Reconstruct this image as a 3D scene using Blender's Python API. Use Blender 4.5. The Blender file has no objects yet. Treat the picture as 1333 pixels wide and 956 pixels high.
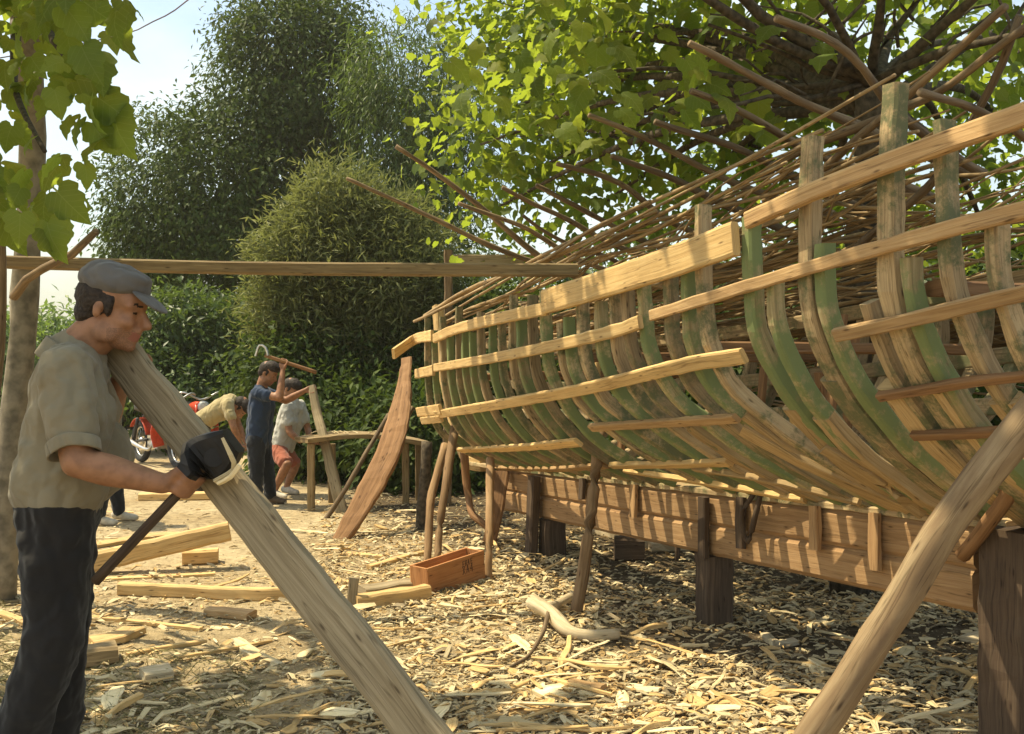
import bpy, bmesh, math, random
import numpy as np
from mathutils import Vector as V, Matrix, noise
from mathutils.bvhtree import BVHTree
R = math.radians
rnd = random.Random(7)
scene = bpy.context.scene
COL = scene.collection
U0, V0, F, CH = 666.5, 470.0, 1300.0, 1.45      # photograph centre column, horizon row, focal length (px), eye height (m)

def W(u, v, y):
    """world point seen at photo position (u, v) at distance y"""
    return V(((u - U0) / F * y, y, CH - (v - V0) / F * y))

def gz(x, y):
    """height of the ground"""
    d = math.hypot(x, y - 5)
    k = max(0.0, 1 - d / 40.0)
    h = noise.noise(V((x * .55, y * .55, 3.1))) * .035 + noise.noise(V((x * 2.1, y * 2.1, 9.7))) * .014
    h += .05 * math.exp(-((x - .25) ** 2 / .5 + (y - 5.7) ** 2 / 1.2))
    return h * k

def G(u, v):
    """ground point seen at photo position (u, v)"""
    y = CH * F / max(v - V0, 4)
    x = (u - U0) / F * y
    return V((x, y, gz(x, y)))

# ---------------------------------------------------------------- tagging
def tag(o, label=None, cat=None, group=None, kind=None):
    if label: o['label'] = label
    if cat: o['category'] = cat
    if group: o['group'] = group
    if kind: o['kind'] = kind
    return o

def thing(name, label, cat, loc=(0, 0, 0), group=None):
    o = bpy.data.objects.new(name, None)
    o.empty_display_size = .1
    COL.objects.link(o)
    o.location = loc
    return tag(o, label, cat, group)

def link(name, me, m=None, parent=None):
    o = bpy.data.objects.new(name, me)
    COL.objects.link(o)
    if m is not None:
        for mm in (m if isinstance(m, (list, tuple)) else [m]):
            me.materials.append(mm)
    if parent is not None:
        o.parent = parent
        o.matrix_parent_inverse = Matrix.Translation(-parent.location)
    return o

# ---------------------------------------------------------------- mesh collector
class MB:
    def __init__(s):
        s.v, s.f, s.uv, s.mi = [], [], [], []
    def add(s, vs, fs, uvs=None, mi=0):
        b = len(s.v)
        s.v.extend([tuple(p) for p in vs])
        for i, f in enumerate(fs):
            s.f.append([b + k for k in f])
            s.uv.append(uvs[i] if uvs else [(vs[k][0], vs[k][1]) for k in f])
            s.mi.append(mi)
    def build(s, name, m, parent=None, smooth=False):
        me = bpy.data.meshes.new(name)
        me.from_pydata(s.v, [], s.f)
        ul = me.uv_layers.new(name='UVMap')
        ul.data.foreach_set('uv', [c for f in s.uv for p in f for c in p])
        me.polygons.foreach_set('material_index', s.mi)
        if smooth:
            me.polygons.foreach_set('use_smooth', [True] * len(me.polygons))
        me.update()
        return link(name, me, m, parent)

def resample(pts, step):
    pts = [V(p) for p in pts]
    # catmull-rom then resample
    if len(pts) > 2:
        ext = [pts[0] * 2 - pts[1]] + pts + [pts[-1] * 2 - pts[-2]]
        out = []
        for i in range(1, len(ext) - 2):
            p0, p1, p2, p3 = ext[i - 1:i + 3]
            n = max(2, int((p2 - p1).length / step))
            for k in range(n):
                t = k / n
                out.append(.5 * ((2 * p1) + (p2 - p0) * t + (2 * p0 - 5 * p1 + 4 * p2 - p3) * t * t + (3 * p1 - p0 - 3 * p2 + p3) * t ** 3))
        out.append(pts[-1])
        return out
    n = max(1, int((pts[1] - pts[0]).length / step))
    return [pts[0].lerp(pts[1], k / n) for k in range(n + 1)]

def sweep(mb, pts, w, h, side=None, step=.06, jit=.0, n=0, taper=None, mi=0, bow=0.0):
    """a plank (n=0: rectangle w across 'side', h across the other) or a pole (n sides, w diameter at start, h at end)"""
    P = resample(pts, step)
    L = len(P)
    if bow or jit:
        sd = rnd.random() * 100
        for i in range(L):
            t = i / max(L - 1, 1)
            o = noise.noise_vector(V((sd, t * 2.2, 0))) * bow
            P[i] = P[i] + o * (1 if n else .6)
    rings, dist = [], 0.0
    sd = rnd.random() * 100
    prof = [(-.5, -.42), (-.42, -.5), (.42, -.5), (.5, -.42), (.5, .42), (.42, .5), (-.42, .5), (-.5, .42)]
    ds = []
    for i in range(L):
        T = (P[min(i + 1, L - 1)] - P[max(i - 1, 0)])
        if T.length < 1e-7: T = V((0, 0, 1))
        T.normalize()
        if i: dist += (P[i] - P[i - 1]).length
        ds.append(dist)
        S = side(i / max(L - 1, 1), P[i]) if callable(side) else (V(side) if side is not None else (V((0, 0, 1)) if abs(T.z) < .9 else V((1, 0, 0))).cross(T))
        S = S - T * S.dot(T)
        if S.length < 1e-6: S = T.orthogonal()
        S.normalize()
        N = T.cross(S)
        t = i / max(L - 1, 1)
        ring = []
        if n:
            r = (w + (h - w) * t) / 2
            for k in range(n):
                a = 2 * math.pi * k / n
                rr = r * (1 + jit * noise.noise(V((sd + math.cos(a) * .8, dist * 6, math.sin(a) * .8))))
                ring.append(P[i] + S * math.cos(a) * rr + N * math.sin(a) * rr)
        else:
            k = taper(t) if taper else 1.0
            ww, hh = w * k, h
            for j, (a, b) in enumerate(prof):
                jx = jit * noise.noise(V((sd + j // 2 * 7, dist * 9, 0)))
                jy = jit * noise.noise(V((sd + j // 2 * 7, dist * 9, 50)))
                c = min(ww, hh) * .16
                ring.append(P[i] + S * (math.copysign(max(abs(a * ww) - (c * .4 if abs(a) < .5 else 0), .001), a) + jx) + N * (math.copysign(max(abs(b * hh) - (c * .4 if abs(b) < .5 else 0), .001), b) + jy))
        rings.append(ring)
    m = n or 8
    vs = [p for r in rings for p in r]
    fs, uvs = [], []
    per = [0]
    for k in range(m):
        per.append(per[-1] + (rings[0][(k + 1) % m] - rings[0][k]).length)
    for i in range(L - 1):
        for k in range(m):
            k2 = (k + 1) % m
            fs.append([i * m + k, i * m + k2, (i + 1) * m + k2, (i + 1) * m + k])
            uvs.append([(ds[i], per[k]), (ds[i], per[k + 1]), (ds[i + 1], per[k + 1]), (ds[i + 1], per[k])])
    fs.append(list(range(m))[::-1]); uvs.append([(.3 + a * .02, b * .02) for a, b in [(math.cos(6.28 * k / m), math.sin(6.28 * k / m)) for k in range(m)]])
    fs.append([(L - 1) * m + k for k in range(m)]); uvs.append([(.3 + a * .02, b * .02) for a, b in [(math.cos(6.28 * k / m), math.sin(6.28 * k / m)) for k in range(m)]])
    mb.add(vs, fs, uvs, mi)

def box(mb, c, ax, ay, az, mi=0):
    """box from centre and three half-axis vectors"""
    c, ax, ay, az = V(c), V(ax), V(ay), V(az)
    vs = [c + ax * i + ay * j + az * k for i in (-1, 1) for j in (-1, 1) for k in (-1, 1)]
    fs = [[0, 1, 3, 2], [4, 6, 7, 5], [0, 4, 5, 1], [2, 3, 7, 6], [0, 2, 6, 4], [1, 5, 7, 3]]
    if ax.cross(ay).dot(az) < 0: fs = [f[::-1] for f in fs]
    l = (ax.length * 2, ay.length * 2, az.length * 2)
    uvs = []
    for f in fs:
        q = [vs[k] for k in f]
        e1, e2 = (q[1] - q[0]).length, (q[2] - q[1]).length
        uvs.append([(0, 0), (e1, 0), (e1, e2), (0, e2)] if e1 >= e2 else [(0, 0), (0, e1), (e2, e1), (e2, 0)])
    mb.add(vs, fs, uvs, mi)

# ---------------------------------------------------------------- materials
def newmat(name):
    m = bpy.data.materials.new(name)
    m.use_nodes = True
    nt = m.node_tree
    nt.nodes.clear()
    return m, nt, nt.nodes.new, nt.links.new

def ramp(nt, stops, interp='LINEAR'):
    r = nt.nodes.new('ShaderNodeValToRGB')
    r.color_ramp.interpolation = interp
    el = r.color_ramp.elements
    while len(el) > 1: el.remove(el[0])
    el[0].position, el[0].color = stops[0][0], (*stops[0][1], 1)
    for p, c in stops[1:]:
        e = el.new(p); e.color = (*c, 1)
    return r

def wood(name, c1, c2, c3=None, paint=None, paint_amt=.5, rough=.8, bump=.35, grain=1.0, vary=.25):
    m, nt, N, Lk = newmat(name)
    out = N('ShaderNodeOutputMaterial'); bs = N('ShaderNodeBsdfPrincipled')
    Lk(bs.outputs[0], out.inputs[0])
    uv = N('ShaderNodeUVMap'); oi = N('ShaderNodeObjectInfo')
    mul = N('ShaderNodeVectorMath'); mul.operation = 'MULTIPLY'; mul.inputs[1].default_value = (3.0, 70.0 * grain, 1)
    add = N('ShaderNodeVectorMath'); add.operation = 'ADD'
    sc = N('ShaderNodeMath'); sc.operation = 'MULTIPLY'; sc.inputs[1].default_value = 91.0
    Lk(oi.outputs['Random'], sc.inputs[0]); Lk(uv.outputs[0], mul.inputs[0]); Lk(mul.outputs[0], add.inputs[0]); Lk(sc.outputs[0], add.inputs[1])
    n1 = N('ShaderNodeTexNoise'); n1.inputs['Scale'].default_value = 1.0; n1.inputs['Detail'].default_value = 6; n1.inputs['Roughness'].default_value = .62; n1.inputs['Distortion'].default_value = .5
    Lk(add.outputs[0], n1.inputs['Vector'])
    stops = [(.25, c2), (.55, c1)] if c3 is None else [(.22, c2), (.48, c1), (.72, c3)]
    rp = ramp(nt, stops); Lk(n1.outputs['Fac'], rp.inputs[0])
    geo = N('ShaderNodeNewGeometry')
    n2 = N('ShaderNodeTexNoise'); n2.inputs['Scale'].default_value = 5.0; n2.inputs['Detail'].default_value = 5
    Lk(geo.outputs['Position'], n2.inputs['Vector'])
    hsv = N('ShaderNodeHueSaturation')
    mr = N('ShaderNodeMapRange'); mr.inputs['From Min'].default_value = .25; mr.inputs['From Max'].default_value = .75
    mr.inputs['To Min'].default_value = 1 - vary * .8; mr.inputs['To Max'].default_value = 1 + vary * .8
    Lk(n2.outputs['Fac'], mr.inputs[0])
    mr2 = N('ShaderNodeMapRange'); mr2.inputs['To Min'].default_value = 1 - vary; mr2.inputs['To Max'].default_value = 1 + vary
    Lk(oi.outputs['Random'], mr2.inputs[0])
    mm = N('ShaderNodeMath'); mm.operation = 'MULTIPLY'; Lk(mr.outputs[0], mm.inputs[0]); Lk(mr2.outputs[0], mm.inputs[1])
    # knots and nail holes
    km = N('ShaderNodeVectorMath'); km.operation = 'MULTIPLY'; km.inputs[1].default_value = (3.2, 13.0, 1); ka = N('ShaderNodeVectorMath'); ka.operation = 'ADD'
    Lk(uv.outputs[0], km.inputs[0]); Lk(km.outputs[0], ka.inputs[0]); Lk(sc.outputs[0], ka.inputs[1])
    vk = N('ShaderNodeTexVoronoi'); vk.inputs['Scale'].default_value = 1.0; vk.voronoi_dimensions = '2D'; Lk(ka.outputs[0], vk.inputs['Vector'])
    rk = ramp(nt, [(.022, (.25, .22, .2)), (.05, (.75, .72, .7)), (.08, (1, 1, 1))]); Lk(vk.outputs['Distance'], rk.inputs[0])
    kx = N('ShaderNodeMixRGB'); kx.blend_type = 'MULTIPLY'; kx.inputs[0].default_value = .85; Lk(rp.outputs[0], kx.inputs[1]); Lk(rk.outputs[0], kx.inputs[2])
    # long drying cracks
    cm = N('ShaderNodeVectorMath'); cm.operation = 'MULTIPLY'; cm.inputs[1].default_value = (.9, 26.0, 1); ca_ = N('ShaderNodeVectorMath'); ca_.operation = 'ADD'
    Lk(uv.outputs[0], cm.inputs[0]); Lk(cm.outputs[0], ca_.inputs[0]); Lk(sc.outputs[0], ca_.inputs[1])
    nc = N('ShaderNodeTexNoise'); nc.inputs['Scale'].default_value = 1.4; nc.inputs['Detail'].default_value = 2; Lk(ca_.outputs[0], nc.inputs['Vector'])
    rcx = ramp(nt, [(.485, (1, 1, 1)), (.5, (.3, .27, .24)), (.515, (1, 1, 1))]); Lk(nc.outputs['Fac'], rcx.inputs[0])
    kc = N('ShaderNodeMixRGB'); kc.blend_type = 'MULTIPLY'; kc.inputs[0].default_value = .6; Lk(kx.outputs[0], kc.inputs[1]); Lk(rcx.outputs[0], kc.inputs[2])
    Lk(mm.outputs[0], hsv.inputs['Value']); Lk(kc.outputs[0], hsv.inputs['Color'])
    col = hsv.outputs[0]
    if paint:
        n3 = N('ShaderNodeTexNoise'); n3.inputs['Scale'].default_value = 3.4; n3.inputs['Detail'].default_value = 12; n3.inputs['Roughness'].default_value = .78
        a3 = N('ShaderNodeVectorMath'); a3.operation = 'ADD'
        Lk(geo.outputs['Position'], a3.inputs[0]); Lk(sc.outputs[0], a3.inputs[1]); Lk(a3.outputs[0], n3.inputs['Vector'])
        r3 = ramp(nt, [(.56 - .22 * paint_amt - .035, (0, 0, 0)), (.56 - .22 * paint_amt + .05, (1, 1, 1))]); Lk(n3.outputs['Fac'], r3.inputs[0])
        mx = N('ShaderNodeMixRGB'); Lk(r3.outputs[0], mx.inputs[0]); Lk(col, mx.inputs[1])
        pm = N('ShaderNodeMixRGB'); pm.blend_type = 'MULTIPLY'; pm.inputs[0].default_value = .5; pm.inputs[1].default_value = (*paint, 1); Lk(rp.outputs[0], pm.inputs[2])
        pv = N('ShaderNodeMixRGB'); pv.inputs[0].default_value = .65; Lk(pm.outputs[0], pv.inputs[1]); pv.inputs[2].default_value = (*paint, 1)
        Lk(pv.outputs[0], mx.inputs[2]); col = mx.outputs[0]
    Lk(col, bs.inputs['Base Color'])
    bs.inputs['Roughness'].default_value = rough
    bs.inputs['Specular IOR Level'].default_value = .25
    bp = N('ShaderNodeBump'); bp.inputs['Strength'].default_value = bump; bp.inputs['Distance'].default_value = .006
    Lk(n1.outputs['Fac'], bp.inputs['Height']); Lk(bp.outputs[0], bs.inputs['Normal'])
    return m

def plain(name, c, rough=.7, metal=0.0, var=.2, scale=30, bump=0.0, c2=None):
    m, nt, N, Lk = newmat(name)
    out = N('ShaderNodeOutputMaterial'); bs = N('ShaderNodeBsdfPrincipled'); Lk(bs.outputs[0], out.inputs[0])
    tc = N('ShaderNodeNewGeometry'); n = N('ShaderNodeTexNoise'); n.inputs['Scale'].default_value = scale; n.inputs['Detail'].default_value = 5
    Lk(tc.outputs['Position'], n.inputs['Vector'])
    lo = c2 or tuple(x * (1 - var) for x in c)
    rp = ramp(nt, [(.35, lo), (.62, tuple(min(1, x * (1 + var * .5)) for x in c))]); Lk(n.outputs['Fac'], rp.inputs[0])
    Lk(rp.outputs[0], bs.inputs['Base Color']); bs.inputs['Roughness'].default_value = rough; bs.inputs['Metallic'].default_value = metal
    bs.inputs['Specular IOR Level'].default_value = .3
    if bump:
        b = N('ShaderNodeBump'); b.inputs['Strength'].default_value = bump; b.inputs['Distance'].default_value = .01
        Lk(n.outputs['Fac'], b.inputs['Height']); Lk(b.outputs[0], bs.inputs['Normal'])
    return m

def leafmat(name, cols, trans, tfac=.45, rough=.45, spec=.35, veins=False):
    """leaf surface: diffuse + light coming through; colour varies leaf by leaf (attribute 'rnd')"""
    m, nt, N, Lk = newmat(name)
    out = N('ShaderNodeOutputMaterial'); bs = N('ShaderNodeBsdfPrincipled'); tr = N('ShaderNodeBsdfTranslucent'); mx = N('ShaderNodeMixShader')
    at = N('ShaderNodeAttribute'); at.attribute_name = 'rnd'
    rp = ramp(nt, [(i / (len(cols) - 1), c) for i, c in enumerate(cols)]); Lk(at.outputs['Fac'], rp.inputs[0])
    col = rp.outputs[0]
    if veins:
        uv = N('ShaderNodeUVMap'); sx = N('ShaderNodeSeparateXYZ'); Lk(uv.outputs[0], sx.inputs[0])
        def mt(op, a, b_=None, c_=None):
            n_ = N('ShaderNodeMath'); n_.operation = op
            for i_, q in enumerate((a, b_, c_)):
                if q is None: continue
                if isinstance(q, (int, float)): n_.inputs[i_].default_value = q
                else: Lk(q, n_.inputs[i_])
            return n_.outputs[0]
        av = mt('ABSOLUTE', sx.outputs[1])
        mid = mt('LESS_THAN', av, .012)
        side_ = mt('LESS_THAN', mt('FRACT', mt('MULTIPLY', mt('SUBTRACT', sx.outputs[0], mt('MULTIPLY', av, .75)), 6.0)), .075)
        vf = mt('MULTIPLY', mt('MAXIMUM', mid, side_), .55)
        vm = N('ShaderNodeMixRGB'); Lk(vf, vm.inputs[0]); Lk(rp.outputs[0], vm.inputs[1]); vm.inputs[2].default_value = (.24, .27, .09, 1); col = vm.outputs[0]
        nn = N('ShaderNodeTexNoise'); nn.inputs['Scale'].default_value = 60; ge = N('ShaderNodeNewGeometry'); Lk(ge.outputs['Position'], nn.inputs['Vector'])
        bb = N('ShaderNodeBump'); bb.inputs['Strength'].default_value = .35; bb.inputs['Distance'].default_value = .006; Lk(mt('ADD', nn.outputs['Fac'], vf), bb.inputs['Height']); Lk(bb.outputs[0], bs.inputs['Normal']); Lk(bb.outputs[0], tr.inputs['Normal'])
    Lk(col, bs.inputs['Base Color']); bs.inputs['Roughness'].default_value = rough; bs.inputs['Specular IOR Level'].default_value = spec
    mc = N('ShaderNodeMixRGB'); mc.inputs[0].default_value = .35; mc.inputs[1].default_value = (*trans, 1); Lk(col, mc.inputs[2])
    Lk(mc.outputs[0], tr.inputs[0])
    mx.inputs[0].default_value = tfac
    Lk(bs.outputs[0], mx.inputs[1]); Lk(tr.outputs[0], mx.inputs[2]); Lk(mx.outputs[0], out.inputs[0])
    return m

M = {}
M['fresh'] = wood('fresh_sawn_wood', (.56, .37, .155), (.38, .23, .085), (.66, .47, .22), rough=.75, vary=.16)
M['batten'] = wood('orange_batten_wood', (.40, .25, .115), (.26, .15, .065), (.50, .34, .17), vary=.18)
M['grey'] = wood('weathered_grey_wood', (.30, .235, .14), (.17, .125, .07), (.40, .32, .20), vary=.15)
M['beam'] = wood('dull_plank_wood', (.25, .175, .085), (.14, .09, .045), (.36, .27, .14), vary=.15)
M['red'] = wood('reddish_hull_wood', (.22, .115, .05), (.13, .065, .028), (.30, .17, .08), vary=.12)
M['prop'] = wood('brown_prop_pole', (.25, .15, .07), (.13, .075, .035), (.36, .24, .13), grain=.5, vary=.2, bump=.6)
M['floor'] = wood('tan_floor_timber', (.40, .27, .125), (.24, .15, .065), (.50, .36, .19), vary=.2)
M['keelm'] = wood('tan_orange_keel', (.36, .215, .10), (.24, .13, .056), (.44, .28, .14), vary=.14)
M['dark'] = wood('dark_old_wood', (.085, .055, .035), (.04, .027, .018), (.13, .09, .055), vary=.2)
M['rib'] = wood('rough_rib_wood', (.33, .235, .125), (.17, .115, .06), (.45, .34, .19), paint=(.15, .155, .075), paint_amt=.2, vary=.25)
M['ribg'] = wood('green_painted_rib_wood', (.33, .26, .13), (.17, .13, .065), (.45, .36, .20), paint=(.20, .245, .10), paint_amt=.5, vary=.25)
M['pole'] = wood('brown_bark_pole', (.16, .108, .06), (.08, .052, .03), (.28, .20, .115), grain=.5, vary=.25, bump=.6)
M['stick'] = wood('thin_cane_stick', (.25, .17, .085), (.12, .08, .04), (.46, .34, .19), grain=.5, vary=.35, bump=.4)
M['logm'] = wood('peeling_log', (.22, .145, .075), (.12, .07, .038), (.34, .25, .14), grain=.35, vary=.12, bump=.5)
M['pale'] = wood('bleached_branch_wood', (.50, .40, .25), (.32, .24, .13), (.60, .50, .34), grain=.3, vary=.12)
M['chip'] = wood('pale_wood_chip', (.66, .53, .30), (.52, .39, .20), (.76, .65, .43), vary=.2, bump=.2, grain=.6)
M['bark'] = plain('rough_tree_bark', (.085, .065, .042), .9, var=.55, scale=28, bump=.9)
M['paletrunk'] = plain('pale_smooth_bark', (.215, .185, .135), .9, var=.4, scale=14, bump=.5)
# ================================================================ sky, sun, camera
EL, DX, DY = 61.0, -.92, .27
hz = math.hypot(DX, DY)
SUN = V((DX / hz * math.cos(R(EL)), DY / hz * math.cos(R(EL)), math.sin(R(EL))))
wd = bpy.data.worlds.new('World'); scene.world = wd; wd.use_nodes = True
nt = wd.node_tree; nt.nodes.clear(); N = nt.nodes.new; Lk = nt.links.new
out = N('ShaderNodeOutputWorld'); bg = N('ShaderNodeBackground'); Lk(bg.outputs[0], out.inputs[0])
sky = N('ShaderNodeTexSky'); sky.sky_type = 'NISHITA'; sky.sun_disc = False
sky.sun_elevation = R(EL); sky.sun_rotation = math.atan2(SUN.x, SUN.y)
sky.air_density = 1.4; sky.dust_density = 2.5; sky.ozone_density = 1.0
tc = N('ShaderNodeTexCoord')
mp = N('ShaderNodeMapping'); mp.inputs['Scale'].default_value = (1, 1, 2.4); mp.inputs['Location'].default_value = (.35, .2, 0); Lk(tc.outputs['Generated'], mp.inputs[0])
cn = N('ShaderNodeTexNoise'); cn.inputs['Scale'].default_value = 2.6; cn.inputs['Detail'].default_value = 7; cn.inputs['Roughness'].default_value = .58; Lk(mp.outputs[0], cn.inputs['Vector'])
cr = ramp(nt, [(.40, (0, 0, 0)), (.66, (1, 1, 1))]); Lk(cn.outputs['Fac'], cr.inputs[0])
mx = N('ShaderNodeMixRGB'); Lk(cr.outputs[0], mx.inputs[0]); Lk(sky.outputs[0], mx.inputs[1]); mx.inputs[2].default_value = (4.9, 5.5, 5.35, 1)
Lk(mx.outputs[0], bg.inputs[0]); bg.inputs[1].default_value = .14
sl = bpy.data.lights.new('sun', 'SUN'); sl.energy = 5.0; sl.angle = R(.6); sl.color = (1.0, .875, .60)
so = bpy.data.objects.new('sun', sl); COL.objects.link(so); so.rotation_euler = SUN.to_track_quat('Z', 'Y').to_euler()
cam = bpy.data.cameras.new('camera'); co = bpy.data.objects.new('camera', cam); COL.objects.link(co)
co.location = (0, 0, CH); co.rotation_euler = (R(90), 0, 0)
cam.sensor_width = 36; cam.lens = F / 1333 * 36; cam.clip_end = 3000; cam.clip_start = .05
cam.shift_y = -(478 - V0) / 1333 * -1 * -1
scene.camera = co
vs = scene.view_settings; vs.view_transform = 'Standard'; vs.look = 'None'; vs.gamma = 1; vs.exposure = .64
scene.cycles.max_bounces = 8; scene.cycles.transparent_max_bounces = 8; scene.cycles.use_denoising = True

# ================================================================ ground
def axis(lo, hi, fine_lo, fine_hi, st):
    a = list(np.arange(fine_lo, fine_hi + 1e-6, st))
    g, x = st, fine_hi
    while x < hi:
        g *= 1.35; x += g; a.append(min(x, hi))
    g, x = st, fine_lo
    while x > lo:
        g *= 1.35; x -= g; a.insert(0, max(x, lo))
    return a
xs = axis(-700, 700, -7, 7, .09); ys = axis(-300, 1500, 1.2, 15, .09)
mb = MB()
nx, ny = len(xs), len(ys)
gvs = [(x, y, gz(x, y)) for y in ys for x in xs]
gfs = [[j * nx + i, j * nx + i + 1, (j + 1) * nx + i + 1, (j + 1) * nx + i] for j in range(ny - 1) for i in range(nx - 1)]
mb.add(gvs, gfs)
m, nt, N, Lk = newmat('sandy_yard_soil')
out = N('ShaderNodeOutputMaterial'); bs = N('ShaderNodeBsdfPrincipled'); Lk(bs.outputs[0], out.inputs[0])
ge = N('ShaderNodeNewGeometry')
def nz(scale, det, rough=.6):
    n = N('ShaderNodeTexNoise'); n.inputs['Scale'].default_value = scale; n.inputs['Detail'].default_value = det; n.inputs['Roughness'].default_value = rough
    Lk(ge.outputs['Position'], n.inputs['Vector']); return n
a, b, c = nz(.9, 6), nz(14, 8, .7), nz(90, 4)
ra = ramp(nt, [(.35, (.39, .30, .175)), (.62, (.54, .44, .28))]); Lk(a.outputs['Fac'], ra.inputs[0])
rb = ramp(nt, [(.30, (.45, .40, .33)), (.5, (.9, .88, .84)), (.72, (1.25, 1.2, 1.1))]); Lk(b.outputs['Fac'], rb.inputs[0])
mu = N('ShaderNodeMixRGB'); mu.blend_type = 'MULTIPLY'; mu.inputs[0].default_value = 1; Lk(ra.outputs[0], mu.inputs[1]); Lk(rb.outputs[0], mu.inputs[2])
vo = N('ShaderNodeTexVoronoi'); vo.inputs['Scale'].default_value = 38; Lk(ge.outputs['Position'], vo.inputs['Vector'])
rc = ramp(nt, [(.12, (.62, .52, .33)), (.2, (0, 0, 0))]); Lk(vo.outputs['Distance'], rc.inputs[0])
# hull shade painted into the soil colour along the keel, sand elsewhere
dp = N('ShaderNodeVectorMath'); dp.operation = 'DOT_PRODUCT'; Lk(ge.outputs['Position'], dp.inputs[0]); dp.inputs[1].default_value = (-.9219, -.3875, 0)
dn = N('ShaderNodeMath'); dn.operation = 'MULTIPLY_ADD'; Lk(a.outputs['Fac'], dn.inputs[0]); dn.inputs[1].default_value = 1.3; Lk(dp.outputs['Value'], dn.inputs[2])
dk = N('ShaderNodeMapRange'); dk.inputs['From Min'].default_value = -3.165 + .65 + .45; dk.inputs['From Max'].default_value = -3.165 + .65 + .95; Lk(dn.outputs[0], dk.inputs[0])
dm = N('ShaderNodeMixRGB'); Lk(dk.outputs[0], dm.inputs[0]); dshade = ramp(nt, [(.3, (.05, .036, .022)), (.5, (.10, .072, .042)), (.68, (.20, .15, .09))]); Lk(b.outputs['Fac'], dshade.inputs[0]); Lk(dshade.outputs[0], dm.inputs[1]); Lk(mu.outputs[0], dm.inputs[2]); mu = dm
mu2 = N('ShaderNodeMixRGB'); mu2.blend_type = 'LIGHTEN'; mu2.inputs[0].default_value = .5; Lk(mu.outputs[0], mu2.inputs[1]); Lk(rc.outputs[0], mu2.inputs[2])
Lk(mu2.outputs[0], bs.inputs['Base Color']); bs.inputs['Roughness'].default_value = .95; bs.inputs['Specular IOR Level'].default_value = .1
ad = N('ShaderNodeMath'); ad.operation = 'ADD'; Lk(b.outputs['Fac'], ad.inputs[0]); Lk(c.outputs['Fac'], ad.inputs[1])
bp = N('ShaderNodeBump'); bp.inputs['Strength'].default_value = .9; bp.inputs['Distance'].default_value = .02; Lk(ad.outputs[0], bp.inputs['Height']); Lk(bp.outputs[0], bs.inputs['Normal'])
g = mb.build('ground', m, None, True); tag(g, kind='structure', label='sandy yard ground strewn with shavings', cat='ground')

# ================================================================ hull geometry
E = V((.3875, -.9219, 0)); NP = V((-.9219, -.3875, 0)); P0 = V((-.35, 9.0, 0))
def lut(tab, x):
    if x <= tab[0][0]: return tab[0][1]
    for (a, fa), (b, fb) in zip(tab, tab[1:]):
        if x <= b:
            return fa + (fb - fa) * (x - a) / (b - a)
    return tab[-1][1]
BM = [(-.9, .03), (-.75, .19), (-.6, .30), (-.3, .44), (0, .54), (.5, .66), (1, .745), (2, .845), (3, .90), (4, .925), (5.5, .92), (7, .86), (9, .7)]
SA = [(0, .04), (.05, .3), (.12, .55), (.2, .75), (.3, .9), (.45, .98), (.7, 1), (1.4, 1.0)]
SB = [(0, .03), (.12, .3), (.25, .55), (.47, .83), (.68, .98), (1, 1), (1.4, .985)]
def bmax(s):
    return .25 * lut(BM, s - .2) + .5 * lut(BM, s) + .25 * lut(BM, s + .2)
def zk(s):
    return .53 + .055 * s + (1.15 * (-s) ** 1.7 if s < 0 else 0)
# sheer height solved from the sheer line of the photograph
SHEER = [(540, 440), (570, 437), (640, 420), (705, 405), (770, 377), (870, 345), (960, 310), (1100, 252), (1333, 165)]
tabz = []
for u, v in SHEER:
    lo, hi = -.3, 8.5
    for _ in range(50):
        s = (lo + hi) / 2
        p = P0 + E * s + NP * bmax(s)
        if U0 + F * p.x / p.y < u: lo = s
        else: hi = s
    p = P0 + E * s + NP * bmax(s)
    tabz.append((s, CH - (v - V0) / F * p.y))
co_ = np.polyfit([a for a, _ in tabz], [b for _, b in tabz], 3)
smax_fit = max(a for a, _ in tabz)
print('SHEER', [(round(a, 2), round(b, 2)) for a, b in tabz], [round(float(np.polyval(co_, a)), 2) for a, _ in tabz])
def zs(s):
    s2 = min(max(s, -.2), smax_fit)
    return float(np.polyval(co_, s2)) + (s - s2) * .04
def hull(s, q, sgn=1, off=0.0):
    """q: 0 at the keel, 1 at the sheer, more above"""
    k = min(max((s - .5) / 4.0, 0), 1)
    h_ = min(.07, max(q, .0) * .9 + .004)
    w = sum(c * (lut(SA, q + o * h_) * (1 - k) + lut(SB, q + o * h_) * k) for c, o in ((.15, -1), (.2, -.5), (.3, 0), (.2, .5), (.15, 1)))
    b = bmax(s) * w
    z = zk(s) + (zs(s) - zk(s)) * q
    return P0 + E * s + NP * (sgn * (b + off)) + V((0, 0, z))
# surface for ray casting
hv, hf = [], []
SS = list(np.arange(-.88, 9.01, .08)); QQ = list(np.arange(0, 1.31, .05))
for s in SS:
    for q in QQ: hv.append(hull(s, q))
nq = len(QQ)
for i in range(len(SS) - 1):
    for j in range(nq - 1):
        hf.append([i * nq + j, i * nq + j + 1, (i + 1) * nq + j + 1, (i + 1) * nq + j])
BV = BVHTree.FromPolygons(hv, hf)
EYE = V((0, 0, CH))
def on_hull(u, v, out=.05):
    d = (W(u, v, 1) - EYE).normalized()
    h = BV.ray_cast(EYE, d)
    if h[0] is None:
        h = BV.find_nearest(EYE + d * 8.5) if u < 640 else BV.find_nearest(EYE + d * 3.2)
    n = h[1]
    if n.dot(NP) < 0: n = -n
    return h[0] + n * out, n
def hull_side(n_pts):
    """plank lies against the hull: 'w' runs across the plank, along the hull skin"""
    tree = BV
    def f(t, p):
        q, n, i, d = tree.find_nearest(p)
        if n.dot(NP) < 0: n = -n
        return E.cross(n)
    return f

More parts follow.
